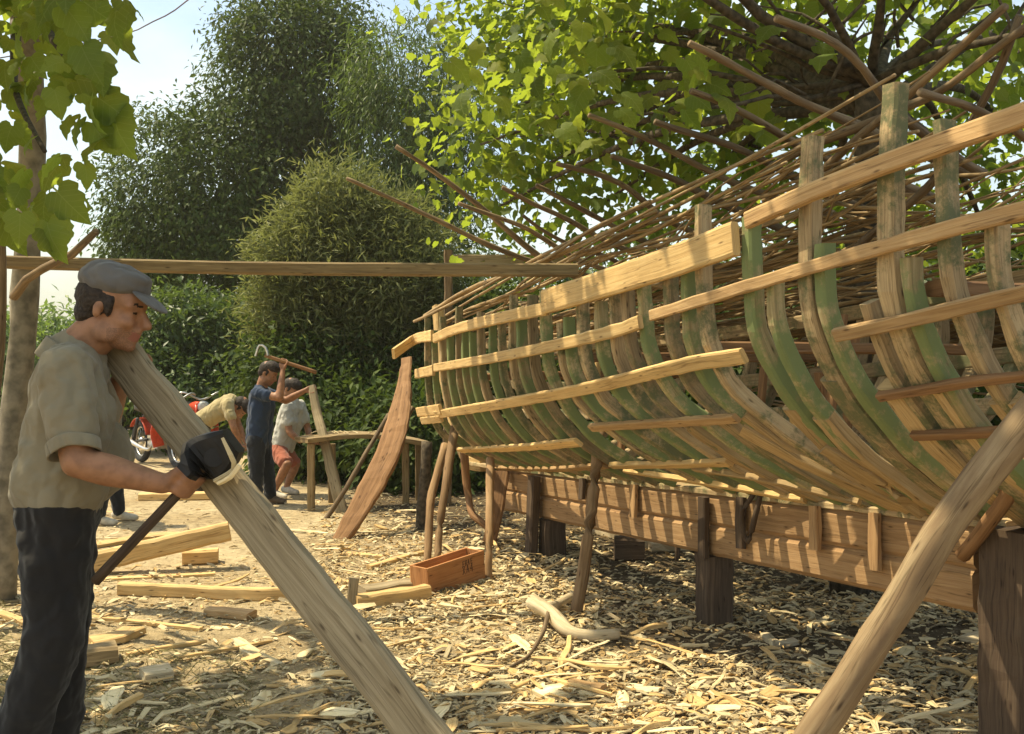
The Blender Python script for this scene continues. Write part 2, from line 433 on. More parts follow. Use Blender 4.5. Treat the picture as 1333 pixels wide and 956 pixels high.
boat = thing('boat_frame', 'unplanked wooden boat hull on its keel with green and brown ribs and pale battens', 'boat', tuple(P0))
# ---- ribs
def rib(s, sgn, m, w, d, q0, q1, lean=0.0, name='rib', off=0.0):
    pts = []; rake = (.30 if 3.6 < s < 5.2 else 0) if sgn > 0 else 0
    nn = 14
    for i in range(nn + 1):
        q = q0 + (q1 - q0) * (i / nn) ** 1.35
        pts.append(hull(s + lean * q + rake * max(0, .5 - q) * 2, q, sgn, -d / 2 - .005 + off))
    mbx = MB()
    sweep(mbx, pts, w, d, side=E, step=.05, jit=.006, taper=lambda t: 1.08 - .22 * t)
    return mbx.build(name, m, boat)
def s_of_u(u, z=1.35):
    lo, hi = -.85, 8.8
    for _ in range(40):
        s = (lo + hi) / 2
        q = (z - zk(s)) / (zs(s) - zk(s))
        p = hull(s, q)
        if U0 + F * p.x / p.y < u: lo = s
        else: hi = s
    return s
RIBS = [  # photo column at mid height, painted?, top above the sheer (m)
    (553, 0, .16), (563, 1, .05), (574, 0, .14), (583, 1, .02), (592, 0, .18), (601, 1, .0), (612, 1, -.02), (624, 0, .1), (637, 1, .02), (650, 0, .02), (664, 0, .14), (679, 1, .03),
    (694, 0, .1), (716, 1, .10), (733, 0, -.1), (748, 1, -.08), (768, 0, .04), (790, 1, -.05), (812, 0, .05), (838, 0, .02), (862, 1, .02), (889, 0, .08), (912, 1, -.03), (945, 0, .20), (1012, 1, .07), (1034, 1, -.18), (1085, 0, .26), (1110, 1, -.12), (1165, 0, -.35), (1196, 0, .30), (1226, 1, -.25), (1300, 0, .12), (1345, 0, -.2)]
for k, (u, g_, ex) in enumerate(RIBS):
    s = s_of_u(u)
    H = zs(s) - zk(s)
    w = .030 if s < 1.5 else (.036 if s < 3.5 else .048)
    if u in (1012, 1196, 1085): w = .072
    rib(s, 1, M['ribg'] if g_ else M['rib'], w + rnd.uniform(-.008, .012), .062 if s > 3 else .05, .01 + .02 * (k % 2), 1 + ex / H, lean=rnd.uniform(-.05, .05))
    if k % 2 == 0 or s > 4:
        rib(s + rnd.uniform(-.02, .02), -1, M['rib'], .06, .075, .02, .98 + rnd.uniform(-.12, .02), lean=rnd.uniform(-.04, .04))
# short overlapping floor timbers beside some ribs
for u, g_, q0, q1 in [(985, 0, .0, .42), (1060, 1, .0, .5), (1128, 0, .0, .46), (1012, 0, .0, .38), (1180, 0, .0, .44), (905, 0, 0, .4), (870, 1, 0, .42), (820, 0, 0, .36), (1260, 0, 0, .4)]:
    s = s_of_u(u) + .09
    rib(s, 1, M['floor'] if not g_ else M['rib'], .085 if u < 950 else .11, .06, q0, q1, name='floor_timber')
# ---- battens, traced on the photograph and laid on the hull skin
def batten(pts, wpx, m, th=.026, name='batten', out=.016, jit=.004):
    P, ys_ = [], []
    for u, v in pts:
        p, n = on_hull(u, v, out)
        P.append(p); ys_.append(p.y)
    w = wpx / F * (sum(ys_) / len(ys_))
    mbx = MB()
    sweep(mbx, P, w, th, side=hull_side(0), step=.08, jit=jit)
    return mbx.build(name, m, boat)
batten([(568, 441), (588, 432), (610, 425), (660, 413), (717, 402)], 14, M['fresh'])
batten([(714, 394), (770, 377), (870, 345), (965, 311)], 37, M['fresh'], th=.035, name='sheer_plank', out=.026)
batten([(982, 288), (1040, 262), (1100, 238), (1200, 201), (1330, 156), (1420, 122)], 26, M['batten'], th=.035, name='sheer_plank', out=.03)
batten([(541, 487), (568, 482)], 13, M['fresh'], out=.02)
batten([(569, 479), (640, 467), (720, 451), (800, 432), (838, 419)], 14, M['fresh'])
batten([(852, 411), (960, 378), (1100, 337), (1220, 304), (1330, 276), (1420, 254)], 19, M['batten'])
batten([(547, 536), (577, 532)], 13, M['fresh'], out=.02)
batten([(552, 547), (577, 544)], 10, M['fresh'], out=.018)
batten([(570, 539), (640, 527), (720, 513), (800, 496), (900, 472), (972, 461)], 15, M['fresh'])
batten([(600, 584), (680, 580), (755, 573)], 12, M['fresh'])
batten([(772, 554), (860, 548), (962, 541)], 13, M['batten'])
batten([(1092, 434), (1200, 411), (1330, 380), (1410, 362)], 20, M['batten'])
batten([(1148, 513), (1240, 497), (1330, 486), (1400, 479)], 13, M['red'])
batten([(1192, 563), (1260, 560), (1330, 555), (1380, 551)], 14, M['red'])
batten([(648, 607), (720, 608), (790, 603)], 11, M['batten'])
batten([(798, 603), (880, 601), (952, 598)], 12, M['fresh'], name='bottom_plank', th=.03)
for pl, wpx, mm_ in [([(968, 556), (1040, 596), (1120, 632), (1186, 660)], 30, 'floor'), ([(1074, 580), (1130, 612), (1205, 662)], 25, 'floor'),
                   ([(815, 610), (920, 626), (1050, 648)], 9, 'fresh'), ([(905, 607), (1000, 622), (1120, 651)], 9, 'floor')]:
    o_b = batten(pl, wpx, M[mm_], th=.03, name='floor_timber', out=.012)
# loose sheer end sticking out past the far end
e0, n0 = on_hull(566, 437, .02)
mbx = MB(); sweep(mbx, [e0, on_hull(545, 442, .03)[0], W(512, 461, e0.y + .45)], .085, .025, side=V((0, 0, 1)), step=.08, jit=.003)
mbx.build('batten', M['fresh'], boat)
# starboard battens and inner stringers seen through the ribs
for q, off in [(.95, -.09), (.62, -.1), (.4, -.1)]:
    mbx = MB(); sweep(mbx, [hull(s, q, -1, off) for s in np.arange(-.5, 7.6, .5)], .08, .03, side=V((0, 0, 1)), step=.2, jit=.006)
    mbx.build('stringer', M['rib'], boat)
for s, q in [(1.4, .7), (2.6, .68), (3.7, .72), (4.9, .66), (6.1, .7)]:
    mbx = MB(); sweep(mbx, [hull(s, q, 1, -.1), hull(s, q, -1, -.1)], .07, .05, side=E, step=.2, jit=.008)
    mbx.build('cross_beam', M['red'], boat)
for k in range(16):
    s = rnd.uniform(2.6, 7); t = rnd.uniform(-.35, .35)
    p = P0 + E * s + NP * t + V((0, 0, zk(s) + .18))
    mbx = MB(); sweep(mbx, [p, p + V((rnd.uniform(-.08, .08), rnd.uniform(-.08, .08), rnd.uniform(.35, .75)))], .05, .03, side=E, step=.2, jit=.006)
    mbx.build('shore_post', M['fresh'] if k % 3 == 0 else M['red'], boat)
# ---- keel (two courses), stem, hog piece
def keel_pt(s, dz, t=0): return P0 + E * s + NP * t + V((0, 0, .53 + .055 * s + dz))
mbx = MB(); sweep(mbx, [keel_pt(.76, -.105), keel_pt(3, -.105), keel_pt(5.6, -.105)], .13, .165, side=NP, step=.1, jit=.004); mbx.build('keel', M['keelm'], boat)
mbx = MB(); sweep(mbx, [keel_pt(.83, -.268), keel_pt(3, -.268), keel_pt(5.6, -.268)], .136, .165, side=NP, step=.1, jit=.004); mbx.build('keel_shoe', M['keelm'], boat)
mbx = MB(); sweep(mbx, [keel_pt(-.1, .0), keel_pt(.8, -.005), keel_pt(3, -.005), keel_pt(5.75, -.005)], .14, .035, side=NP, step=.1, jit=.006); mbx.build('hog_plank', M['rib'], boat)
mbx = MB(); sweep(mbx, [hull(s, 0, 1, 0) * 1 - NP * .02 for s in (.3, -.1, -.4, -.7, -.9)] + [P0 + E * -1.0 + V((0, 0, 2.0))], .09, .13, side=NP, step=.08, jit=.006); mbx.build('stem', M['fresh'], boat)
for s, dzl in [(3.05, .2), (4.15, .26), (4.72, .2), (5.1, .24), (2.35, .14)]:
    mbx = MB(); sweep(mbx, [keel_pt(s, -.01, .085), keel_pt(s + .02, -.01 - dzl, .105)], .06, .03, side=E, step=.1, jit=.006); mbx.build('keel_cleat', M['dark'] if s in (4.15, 2.35) else M['keelm'], boat)
# hanging rope loop over the keel
mbx = MB(); q0 = keel_pt(4.28, .02, .10)
sweep(mbx, [q0, q0 + NP * .05 + V((0, 0, -.12)) - E * .04, q0 + NP * .04 + V((0, 0, -.24)), q0 + NP * .03 + V((0, 0, -.1)) + E * .05, q0 + E * .05], .028, .028, n=6, step=.03, jit=.2)
mbx.build('rope_loop', M['dark'], boat, True)
# ================================================================ pole roof over the boat
roof = thing('pole_shelter', 'low brush roof of thin brown sticks and rafters behind and above the hull', 'shelter', tuple(P0 - NP * 2.2))
def HQ(s): return P0 + E * s + NP * .42 + V((0, 0, 1.91 + .108 * s))
def LQ(s): return P0 + E * (s * 1.05 - .6) - NP * 2.1 + V((0, 0, 1.42 + .03 * s))
def RQ(s, b):
    p = HQ(s).lerp(LQ(s), b)
    return p - V((0, 0, .10 * math.sin(b * math.pi)))
for k in range(100):
    b = max(0, (k + rnd.uniform(-.3, .3)) / 99) ** .9
    b = min(max(b, 0), 1)
    s0 = -.45 + rnd.random() ** 2 * (1.8 if k % 4 else 3.4) * (1 if b > .05 else .3)
    s1 = 7.7 - rnd.random() ** 2 * 2.2
    if b < .55: s1 = rnd.uniform(3.6, 5.6)
    if k % 6 == 5: s0, s1 = rnd.uniform(1, 3), rnd.uniform(4.6, 5.6) if b < .55 else rnd.uniform(5, 7)
    d0, d1 = rnd.uniform(-.035, .035), rnd.uniform(-.05, .06)
    pts = [RQ(s0 + (s1 - s0) * i / 6, min(max(b + d0 + (d1 - d0) * i / 6, 0), 1.05)) + V((0, 0, rnd.uniform(-.03, .03))) for i in range(7)]
    mb = MB(); th = rnd.uniform(.018, .036)
    sweep(mb, pts, th, th * .7, n=6, step=.14, jit=.25, bow=.05)
    mb.build('roof_stick', M['stick'], roof, True)
mb = MB()
for k in range(190):
    b = rnd.uniform(.12, 1.0); s0 = rnd.uniform(.2, 5.0); L = rnd.uniform(.8, 2.6); s1 = min(s0 + L, 5.7 if b < .5 else 7.6); db = rnd.gauss(0, .12)
    pts = [RQ(s0 + (s1 - s0) * i / 3, min(max(b + db * i / 3, 0.02), 1.05)) + V((0, 0, rnd.uniform(-.10, .07))) for i in range(4)]
    th = rnd.uniform(.010, .024); sweep(mb, pts, th, th * .6, n=5, step=.2, jit=.25, bow=.08)
for k in range(70):
    s0 = rnd.uniform(1.5, 7.4); p = RQ(s0, 1.0) + V((rnd.uniform(-.1, .1), rnd.uniform(-.1, .1), rnd.uniform(-.5, .0)))
    q = p + E * rnd.uniform(.4, 1.4) * rnd.choice((-1, 1)) + V((rnd.uniform(-.15, .15), 0, rnd.uniform(-.12, .12)))
    sweep(mb, [p, p.lerp(q, .5) + V((0, 0, .03)), q], .022, .014, n=5, step=.2, jit=.25, bow=.06)
o = mb.build('thin_twigs', M['stick'], roof, True); o['kind'] = 'stuff'
def rafter(uv0, uv1, d0, d1, depth1, depth0=None, mid=None):
    b_ = W(uv1[0], uv1[1], depth1)
    a_ = W(uv0[0], uv0[1], depth0 if depth0 else depth1 - .45)
    t = b_ + (b_ - a_).normalized() * .9 * V((1, 1, .35)).length * .6
    t.z = b_.z - .1 * 1.0 + (b_.z - a_.z) * .25
    mm = a_.lerp(b_, .5) + V((rnd.uniform(-.03, .03), 0, rnd.uniform(-.03, .05)))
    mb = MB(); sweep(mb, [a_, mm, b_, t], d0, d1, n=7, step=.08, jit=.3, bow=.06)
    mb.build('rafter', M['pole'], roof, True)
for a in [((515, 190), (700, 332), .035, .06, 8.2), ((450, 234), (668, 325), .03, .055, 8.4), ((600, 262), (742, 330), .03, .05, 7.8), ((650, 238), (790, 318), .03, .05, 7.4),
          ((690, 232), (850, 318), .03, .05, 6.9), ((722, 212), (880, 290), .03, .05, 6.5), ((680, 280), (770, 330), .025, .04, 7.4), ((765, 155), (958, 232), .028, .05, 6.0),
          ((800, 200), (950, 268), .03, .06, 5.8), ((850, 150), (1040, 232), .03, .055, 5.2), ((905, 118), (1080, 205), .03, .06, 5.0), ((890, 60), (1130, 170), .03, .055, 4.6),
          ((1010, 30), (1160, 150), .03, .05, 4.3), ((1333, 40), (1140, 150), .03, .05, 4.2, 3.5), ((1300, 10), (1110, 190), .03, .045, 4.4, 3.4), ((1205, 125), (1345, 190), .028, .04, 3.9), ((1330, 20), (1210, 240), .03, .04, 4.1, 3.6)]:
    rafter(*a)
for (s, t, z) in [(-.3, -2.0, 1.45), (2.2, -2.05, 1.5), (4.6, -2.05, 1.55), (7.4, -2.0, 1.62)]:
    p = P0 + E * s + NP * t
    mb = MB(); sweep(mb, [V((p.x, p.y, gz(p.x, p.y) - .1)), V((p.x + .03, p.y, z * .5)), V((p.x, p.y + .02, z))], .10, .08, n=8, step=.12, jit=.2)
    mb.build('roof_post', M['pole'], roof, True)

# ================================================================ piers, props, beams
def piece(name, label, cat, pts, w, h, m, n=0, side=None, jit=.004, group=None, bow=0.0, step=.07, taper=None, smooth=None):
    mb = MB(); sweep(mb, pts, w, h, side=side, n=n, jit=jit, bow=bow, step=step, taper=taper)
    o = mb.build(name, m, None, bool(n) if smooth is None else smooth)
    # origin at the base
    lo = min((V(v.co) for v in o.data.vertices), key=lambda q: q.z)
    o.data.transform(Matrix.Translation(-lo)); o.location = lo
    return tag(o, label, cat, group)
def down(p, d=.04): return V((p.x, p.y, gz(p.x, p.y) - d))
def kpier(u, label, w, d, zt=None, dy=0.0):
    lo, hi = -.5, 8
    for _ in range(40):
        s = (lo + hi) / 2; p = P0 + E * s
        if U0 + F * p.x / p.y < u: lo = s
        else: hi = s
    p = P0 + E * s
    top = zt or (.53 + .055 * s - .352)
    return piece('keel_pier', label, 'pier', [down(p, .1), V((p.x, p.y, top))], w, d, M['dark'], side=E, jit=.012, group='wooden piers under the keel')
kpier(930, 'thick dark wooden pier under the middle of the reddish keel', .17, .17)
kpier(719, 'dark wooden pier under the far end of the reddish keel', .17, .17)
kpier(1340, 'broad dark wooden pier at the near end of the keel at the right edge', .26, .30, zt=.84)
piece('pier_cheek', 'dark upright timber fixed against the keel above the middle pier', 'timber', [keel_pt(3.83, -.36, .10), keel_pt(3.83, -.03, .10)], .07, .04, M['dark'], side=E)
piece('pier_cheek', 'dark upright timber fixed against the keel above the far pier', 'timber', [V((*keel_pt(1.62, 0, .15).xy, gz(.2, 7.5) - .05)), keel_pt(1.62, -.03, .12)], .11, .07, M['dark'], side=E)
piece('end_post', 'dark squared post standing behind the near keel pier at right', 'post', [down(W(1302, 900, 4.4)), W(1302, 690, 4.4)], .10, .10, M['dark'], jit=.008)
piece('stub_post', 'short dark post standing on the ground behind the keel', 'post', [down(G(882, 728)), W(882, 690, G(882, 728).y)], .04, .05, M['dark'], n=6, jit=.2)
piece('hull_prop', 'tall thin bark prop holding the hull, its foot beside a bleached branch', 'prop', [down(G(748, 812)), W(758, 735, 5.6), W(768, 640, 5.75), W(781, 560, 5.9)], .068, .072, M['prop'], n=8, jit=.22, bow=.03, group='poles propping the hull')
piece('hull_prop', 'left pole of the close pair of props above the crate', 'prop', [down(G(555, 736)), W(561, 650, 7.35), W(582, 580, 7.7)], .058, .07, M['prop'], n=8, jit=.22, bow=.02, group='poles propping the hull')
piece('hull_prop', 'right pole of the close pair of props above the crate', 'prop', [down(G(567, 737)), W(576, 650, 7.3), W(594, 552, 7.75)], .05, .075, M['prop'], n=8, jit=.22, bow=.02, group='poles propping the hull')
piece('hull_prop', 'thin straight pole propping the hull just right of the crate', 'prop', [down(G(638, 755)), W(636, 680, 6.8), W(637, 598, 7.2)], .05, .06, M['prop'], n=8, jit=.22, bow=.02, group='poles propping the hull')
piece('forked_plank', 'reddish notched plank standing under the hull end behind a thin prop', 'plank', [down(G(634, 712)), W(645, 668, 7.8), W(650, 615, 8.0)], .13, .05, M['red'], side=V((1, 0, 0)), taper=lambda t: .8 + .5 * t * t)
piece('bent_branch', 'bent orange branch hanging below the far hull end', 'branch', [W(604, 588, 8.2), W(609, 640, 8.2), W(616, 672, 8.0), W(641, 690, 7.9), W(640, 712, 7.85)], .075, .05, M['red'], n=7, jit=.2)
piece('old_post', 'dark rough post standing in shade below the far hull end', 'post', [down(G(548, 690)), W(556, 575, 8.7)], .11, .09, M['bark'], n=8, jit=.3)
piece('leaning_slab', 'wide curved reddish slab leaning against the far end of the hull', 'slab', [down(G(440, 702)), W(470, 658, 8.3), W(505, 590, 8.6), W(522, 530, 8.95), W(530, 468, 9.4)], .175, .05, M['red'], jit=.01, side=V((.9, .1, .35)), taper=lambda t: .72 + .62 * math.sin(min(1, t * 1.1) * math.pi) - .15 * t)
piece('leaning_stick', 'thin dark stick leaning left of the wide reddish slab', 'stick', [down(G(421, 676)), W(470, 600, 9.4), W(506, 538, 9.7)], .05, .04, M['pole'], n=6, jit=.2, bow=.04)
piece('leaning_stick', 'thin pale edged stick leaning behind the wide reddish slab', 'stick', [down(G(452, 664)), W(500, 590, 9.3), W(539, 530, 9.3)], .06, .05, M['stick'], n=6, jit=.2, bow=.04)
piece('big_prop_log', 'thick peeling log slanting up to the hull in the right foreground', 'log', [down(W(903, 1192, 2.62)), W(1085, 920, 2.6), W(1160, 800, 2.6), W(1240, 668, 2.58), W(1333, 548, 2.55), W(1420, 455, 2.5)], .088, .092, M['logm'], n=14, jit=.16, bow=.03, step=.05)
piece('hull_prop', 'short orange brown brace slanting from the keel behind the thick peeling log', 'prop', [W(1256, 722, 3.75), W(1300, 655, 3.5), W(1360, 570, 3.25)], .06, .06, M['red'], n=7, jit=.2, bow=.02, group='poles propping the hull')
piece('horizontal_beam', 'long straight sawn beam running level from the left tree to the hull', 'beam', [W(8, 341.5, 5.85), W(250, 348, 5.82), W(500, 351, 5.8), W(752, 352, 5.8)], .075, .07, M['beam'], side=V((0, 0, 1)), jit=.004, step=.2)
piece('fence_board', 'pale level board behind the hull end, just above the long beam', 'board', [W(590, 339, 10.0), W(756, 338, 10.0)], .11, .03, M['grey'], side=V((0, 0, 1)), jit=.004)
piece('board_post', 'thin brown post carrying the pale level board behind the hull', 'post', [down(W(582, 480, 10.05)), W(584, 326, 10.05)], .085, .085, M['pole'], jit=.008)
piece('split_plank', 'grey plank slanting from the chest of the capped man to the ground', 'plank', [W(146, 448, 2.88), W(215, 533, 2.78), W(280, 612, 2.68), W(400, 764, 2.5), W(530, 930, 2.32), down(W(890, 1385, 2.03))], .115, .034, M['grey'], side=V((.86, -.35, .37)), jit=.006, step=.05)
# ---- bench
bench = thing('work_bench', 'rough plank work bench by the leaning slab, shavings on its top', 'bench', tuple(down(W(470, 640, 10.0), 0)))
mb = MB(); sweep(mb, [W(392, 573, 9.7), W(470, 566, 10.0), W(552, 576, 10.3)], .42, .05, side=V((-.25, 1, 0)), jit=.008, step=.1); mb.build('bench_top', M['beam'], bench)
for u, v0, y in [(405, 652, 9.6), (432, 640, 10.2), (528, 650, 10.2), (545, 640, 10.5)]:
    p = W(u, 578, y); mb = MB(); sweep(mb, [down(p), p], .07, .06, side=V((1, 0, 0)), jit=.008); mb.build('leg', M['beam'], bench)
for k in range(7):
    p = W(rnd.uniform(400, 480), 566, 9.9); p.z += .0
    mb = MB(); sweep(mb, [p + V((0, 0, .015)), p + V((.07, .02, .035)), p + V((.13, -.02, .01))], .035, .006, side=V((0, 1, 0)), jit=.004)
    mb.build('curled_shaving', M['chip'], bench)

# ---- crate with faded stencil
def stroke(mb, p, ax, az, nrm, segs, w):
    for (x0, y0), (x1, y1) in segs:
        a = p + ax * x0 + az * y0; b = p + ax * x1 + az * y1
        d = (b - a); l = d.length; d.normalize()
        box(mb, (a + b) / 2 + nrm * .0015, d * (l / 2 + w / 2), nrm.cross(d) * (w / 2), nrm * .0007)
ca, cb = G(556, 773), G(630, 756)
ax = V((cb.x - ca.x, cb.y - ca.y, 0)); cl = ax.length; ax.normalize(); ay = V((-ax.y, ax.x, 0)); az = V((0, 0, 1))
ax2 = (ax + az * .09).normalized(); az2 = ax2.cross(ay).normalized() * 1.0
if az2.z < 0: az2 = -az2
crate = thing('wooden_crate', 'small orange wooden box with dark stencil marks beside the thin props', 'crate', tuple(ca))
ctr = ca + ax * cl / 2 + ay * .075 + V((0, 0, .075)) + az * .02
ch, cd = .185, .15
def cpanel(c, a, b, t, nm):
    mb = MB(); box(mb, c, a, b, t); return mb.build(nm, M['crate'], crate)
M['crate'] = wood('crate_board', (.42, .19, .07), (.29, .12, .045), (.50, .26, .11), vary=.12, bump=.2)
M['ink'] = plain('stencil_ink', (.10, .055, .035), .9)
cpanel(ctr - ay * cd / 2, ax2 * cl / 2, az2 * ch / 2, ay * .007, 'front_panel')
cpanel(ctr + ay * cd / 2, ax2 * cl / 2, az2 * ch / 2, ay * .007, 'back_panel')
for sg in (-1, 1): cpanel(ctr + ax2 * sg * (cl / 2 - .008), ax2 * .007, az2 * ch / 2 * .98, ay * (cd / 2 - .009), 'end_panel')
cpanel(ctr - az2 * (ch / 2 - .008), ax2 * (cl / 2 - .017), az2 * .006, ay * (cd / 2 - .009), 'bottom_panel')
mb = MB(); o_ = ctr - ay * (cd / 2 + .007)
L_ = lambda x, y, s, g: [((x + a * s, y + b * s * 1.5), (x + c * s, y + d * s * 1.5)) for a, b, c, d in g]
gl = {'R': [(0, 0, 0, 1), (0, 1, .6, 1), (.6, 1, .6, .5), (.6, .5, 0, .5), (.2, .5, .6, 0)], 'E': [(0, 0, 0, 1), (0, 1, .6, 1), (0, .5, .5, .5), (0, 0, .6, 0)], 'X': [(0, 0, .6, 1), (0, 1, .6, 0)], 'A': [(0, 0, .3, 1), (.3, 1, .6, 0), (.15, .4, .45, .4)], '4': [(.45, 0, .45, 1), (.45, 1, 0, .35), (0, .35, .6, .35)]}
for x, y, s, c in [(.055, .03, .022, 'E'), (.078, .032, .022, 'R'), (.101, .034, .022, 'A'), (.128, .036, .022, 'E'), (.05, -.02, .034, 'X'), (.085, -.018, .034, 'A'), (.12, -.016, .034, '4')]:
    stroke(mb, o_, ax2, az2, -ay, L_(x, y, s, gl[c]), .004)
mb.build('stencil_marks', M['ink'], crate)

# ---- sawn pieces and branches on the ground
def lay(name, label, cat, pts, w, h, m, lift=0.0, **k):
    P = []
    for q in pts:
        u, v = q[0], q[1]; p = G(u, v); p.z += h * .5 + lift + (q[2] if len(q) > 2 else 0); P.append(p)
    return piece(name, label, cat, P, w, h, m, side=V((0, 1, 0)) if abs(P[0].x - P[-1].x) > abs(P[0].y - P[-1].y) else V((1, 0, 0)), **k)
lay('rough_timber', 'thick rough timber tilted up on the pile behind the capped man', 'timber', [(105, 748, .0), (299, 738, .19)], .12, .13, M['fresh'], jit=.012)
lay('timber_block', 'stubby cut block under the raised end of the rough timber', 'block', [(238, 735), (284, 733)], .12, .10, M['fresh'], jit=.012)
lay('thin_board', 'thin pale board lying flat behind the rough timber pile', 'board', [(120, 712), (200, 700), (232, 700)], .16, .03, M['fresh'])
lay('thin_board', 'thin pale strip lying in front of the rough timber pile', 'board', [(135, 757), (280, 748)], .06, .02, M['fresh'])
lay('long_plank', 'long pale plank lying on edge across the bare sand', 'plank', [(155, 775), (230, 776), (320, 781), (388, 780)], .06, .075, M['fresh'], jit=.008)
lay('far_plank', 'flat sawn plank lying in the sun near the men at the back', 'plank', [(182, 652), (286, 651)], .12, .08, M['fresh'])
lay('thin_lath', 'long thin lath lying by the legs of the capped man', 'lath', [(120, 810), (190, 814), (262, 822)], .03, .022, M['fresh'])
lay('thin_lath', 'thin lath pointing right in front of the wedge offcut', 'lath', [(165, 858), (225, 846), (268, 838)], .03, .02, M['fresh'])
lay('thin_lath', 'thin dark edged lath lying near the bottom of the sunlit sand', 'lath', [(205, 912), (260, 898), (302, 895)], .025, .02, M['grey'])
lay('wedge_offcut', 'brown wedge offcut with a pale top beside the legs of the capped man', 'offcut', [(106, 868), (152, 862)], .16, .085, M['beam'], jit=.01)
lay('notched_offcut', 'pale curved offcut lying flat behind the brown wedge offcut', 'offcut', [(118, 842), (150, 836), (174, 825)], .14, .04, M['fresh'], jit=.01)
lay('split_block', 'small brown split block in the middle of the sand', 'block', [(272, 800), (328, 806)], .10, .045, M['batten'], jit=.01)
lay('split_slab', 'pale split slab pointing down right from the small brown block', 'slab', [(305, 836), (332, 856), (362, 872)], .07, .025, M['chip'], jit=.01)
lay('round_chip', 'pale rounded chunk of wood at the shaded front of the sand', 'chunk', [(185, 890), (222, 884)], .13, .05, M['pale'], jit=.02)
lay('crate_timber', 'stout short timber lying left of the orange crate', 'timber', [(462, 792), (510, 786), (556, 778)], .10, .085, M['fresh'], jit=.01)
lay('crate_timber', 'grey topped timber lying behind the stout one by the crate', 'timber', [(470, 775), (556, 762)], .13, .06, M['grey'], jit=.01)
piece('upright_offcut', 'small upright offcut stuck in shavings left of the crate timbers', 'offcut', [down(G(456, 792)), W(461, 752, G(456, 792).y)], .06, .03, M['grey'], side=V((1, 0, 0)), jit=.006)
lay('loose_batten', 'long pale strip lying behind the crate towards the leaning slab', 'strip', [(480, 740), (530, 728), (556, 722)], .05, .03, M['fresh'])
lay('loose_batten', 'pale strip lying just in front of the foot of the leaning slab', 'strip', [(450, 722), (500, 728)], .06, .02, M['fresh'])
lay('loose_batten', 'thin pale strip lying near the foot of the post by the bench', 'strip', [(360, 690), (440, 697)], .05, .02, M['chip'])
br = thing('driftwood_branch', 'thick bleached crooked branch lying in front of the tall thin prop', 'branch', tuple(G(745, 838)))
def gp(u, v, z): p = G(u, v); p.z += z; return p
mb = MB(); sweep(mb, [gp(690, 818, .10), gp(715, 828, .08), gp(740, 843, .045), gp(770, 846, .04), gp(806, 842, .05)], .085, .055, n=10, jit=.25, bow=.02, step=.03); mb.build('main_limb', M['pale'], br, True)
mb = MB(); sweep(mb, [gp(712, 822, .08), gp(728, 806, .06), gp(748, 790, .06)], .06, .045, n=9, jit=.25, bow=.02, step=.03); mb.build('side_limb', M['pale'], br, True)
mb = MB(); sweep(mb, [gp(716, 828, .10), gp(708, 850, .06), gp(690, 868, .02), gp(664, 880, .02)], .03, .015, n=6, jit=.25, bow=.02, step=.03); mb.build('twig', M['pole'], br, True)
lay('split_slab', 'flat white split slab low in the middle foreground', 'slab', [(700, 912), (742, 905), (790, 908)], .13, .03, M['chip'], jit=.012)
lay('split_slab', 'brown backed split slab behind the flat white one in front', 'slab', [(744, 900), (786, 910)], .06, .045, M['batten'], jit=.012)
lay('thin_lath', 'long curved lath lying at the bottom right of the shavings', 'lath', [(820, 950), (880, 930), (950, 924)], .035, .02, M['fresh'], jit=.006)
lay('thin_lath', 'thin pale lath lying in front of the crooked branch', 'lath', [(655, 905), (700, 890), (745, 880)], .03, .02, M['fresh'], jit=.006)
lay('thin_lath', 'thin pale lath lying near the bottom centre of the shavings', 'lath', [(620, 940), (690, 930), (815, 925)], .03, .02, M['fresh'], jit=.006)
lay('keel_block', 'short pale log lying on the ground behind the middle of the keel', 'log', [(775, 695), (846, 714)], .10, .10, M['pale'], jit=.02)
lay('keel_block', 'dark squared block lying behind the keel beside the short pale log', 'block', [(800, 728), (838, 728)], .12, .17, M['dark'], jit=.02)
lay('keel_block', 'flat pale slab lying behind the keel right of the dark squared block', 'slab', [(846, 718), (930, 716)], .12, .07, M['pale'], jit=.02)
lay('curled_bark', 'white curled strip of bark lying in shade beside the near pier', 'bark', [(1214, 878), (1250, 884), (1290, 884)], .04, .02, M['pale'], jit=.008)
lay('flat_offcut', 'pale flat offcut in shade left of the near keel pier', 'offcut', [(1262, 842), (1292, 836)], .12, .03, M['pale'], jit=.01)
lay('flat_offcut', 'pale forked offcut in the shade left of the thick log', 'offcut', [(996, 830), (1012, 842), (1036, 838)], .05, .03, M['pale'], jit=.012)
lay('grey_board', 'grey weathered board lying at the far left behind the capped man', 'board', [(-10, 765), (40, 790)], .08, .03, M['grey'])
lay('grey_board', 'pale thin board crossing the shade at the far left edge', 'board', [(-10, 800), (45, 822)], .05, .03, M['fresh'])
lay('grey_board', 'flat brown board lying level at the left edge', 'board', [(-30, 792), (40, 786)], .05, .02, M['beam'])

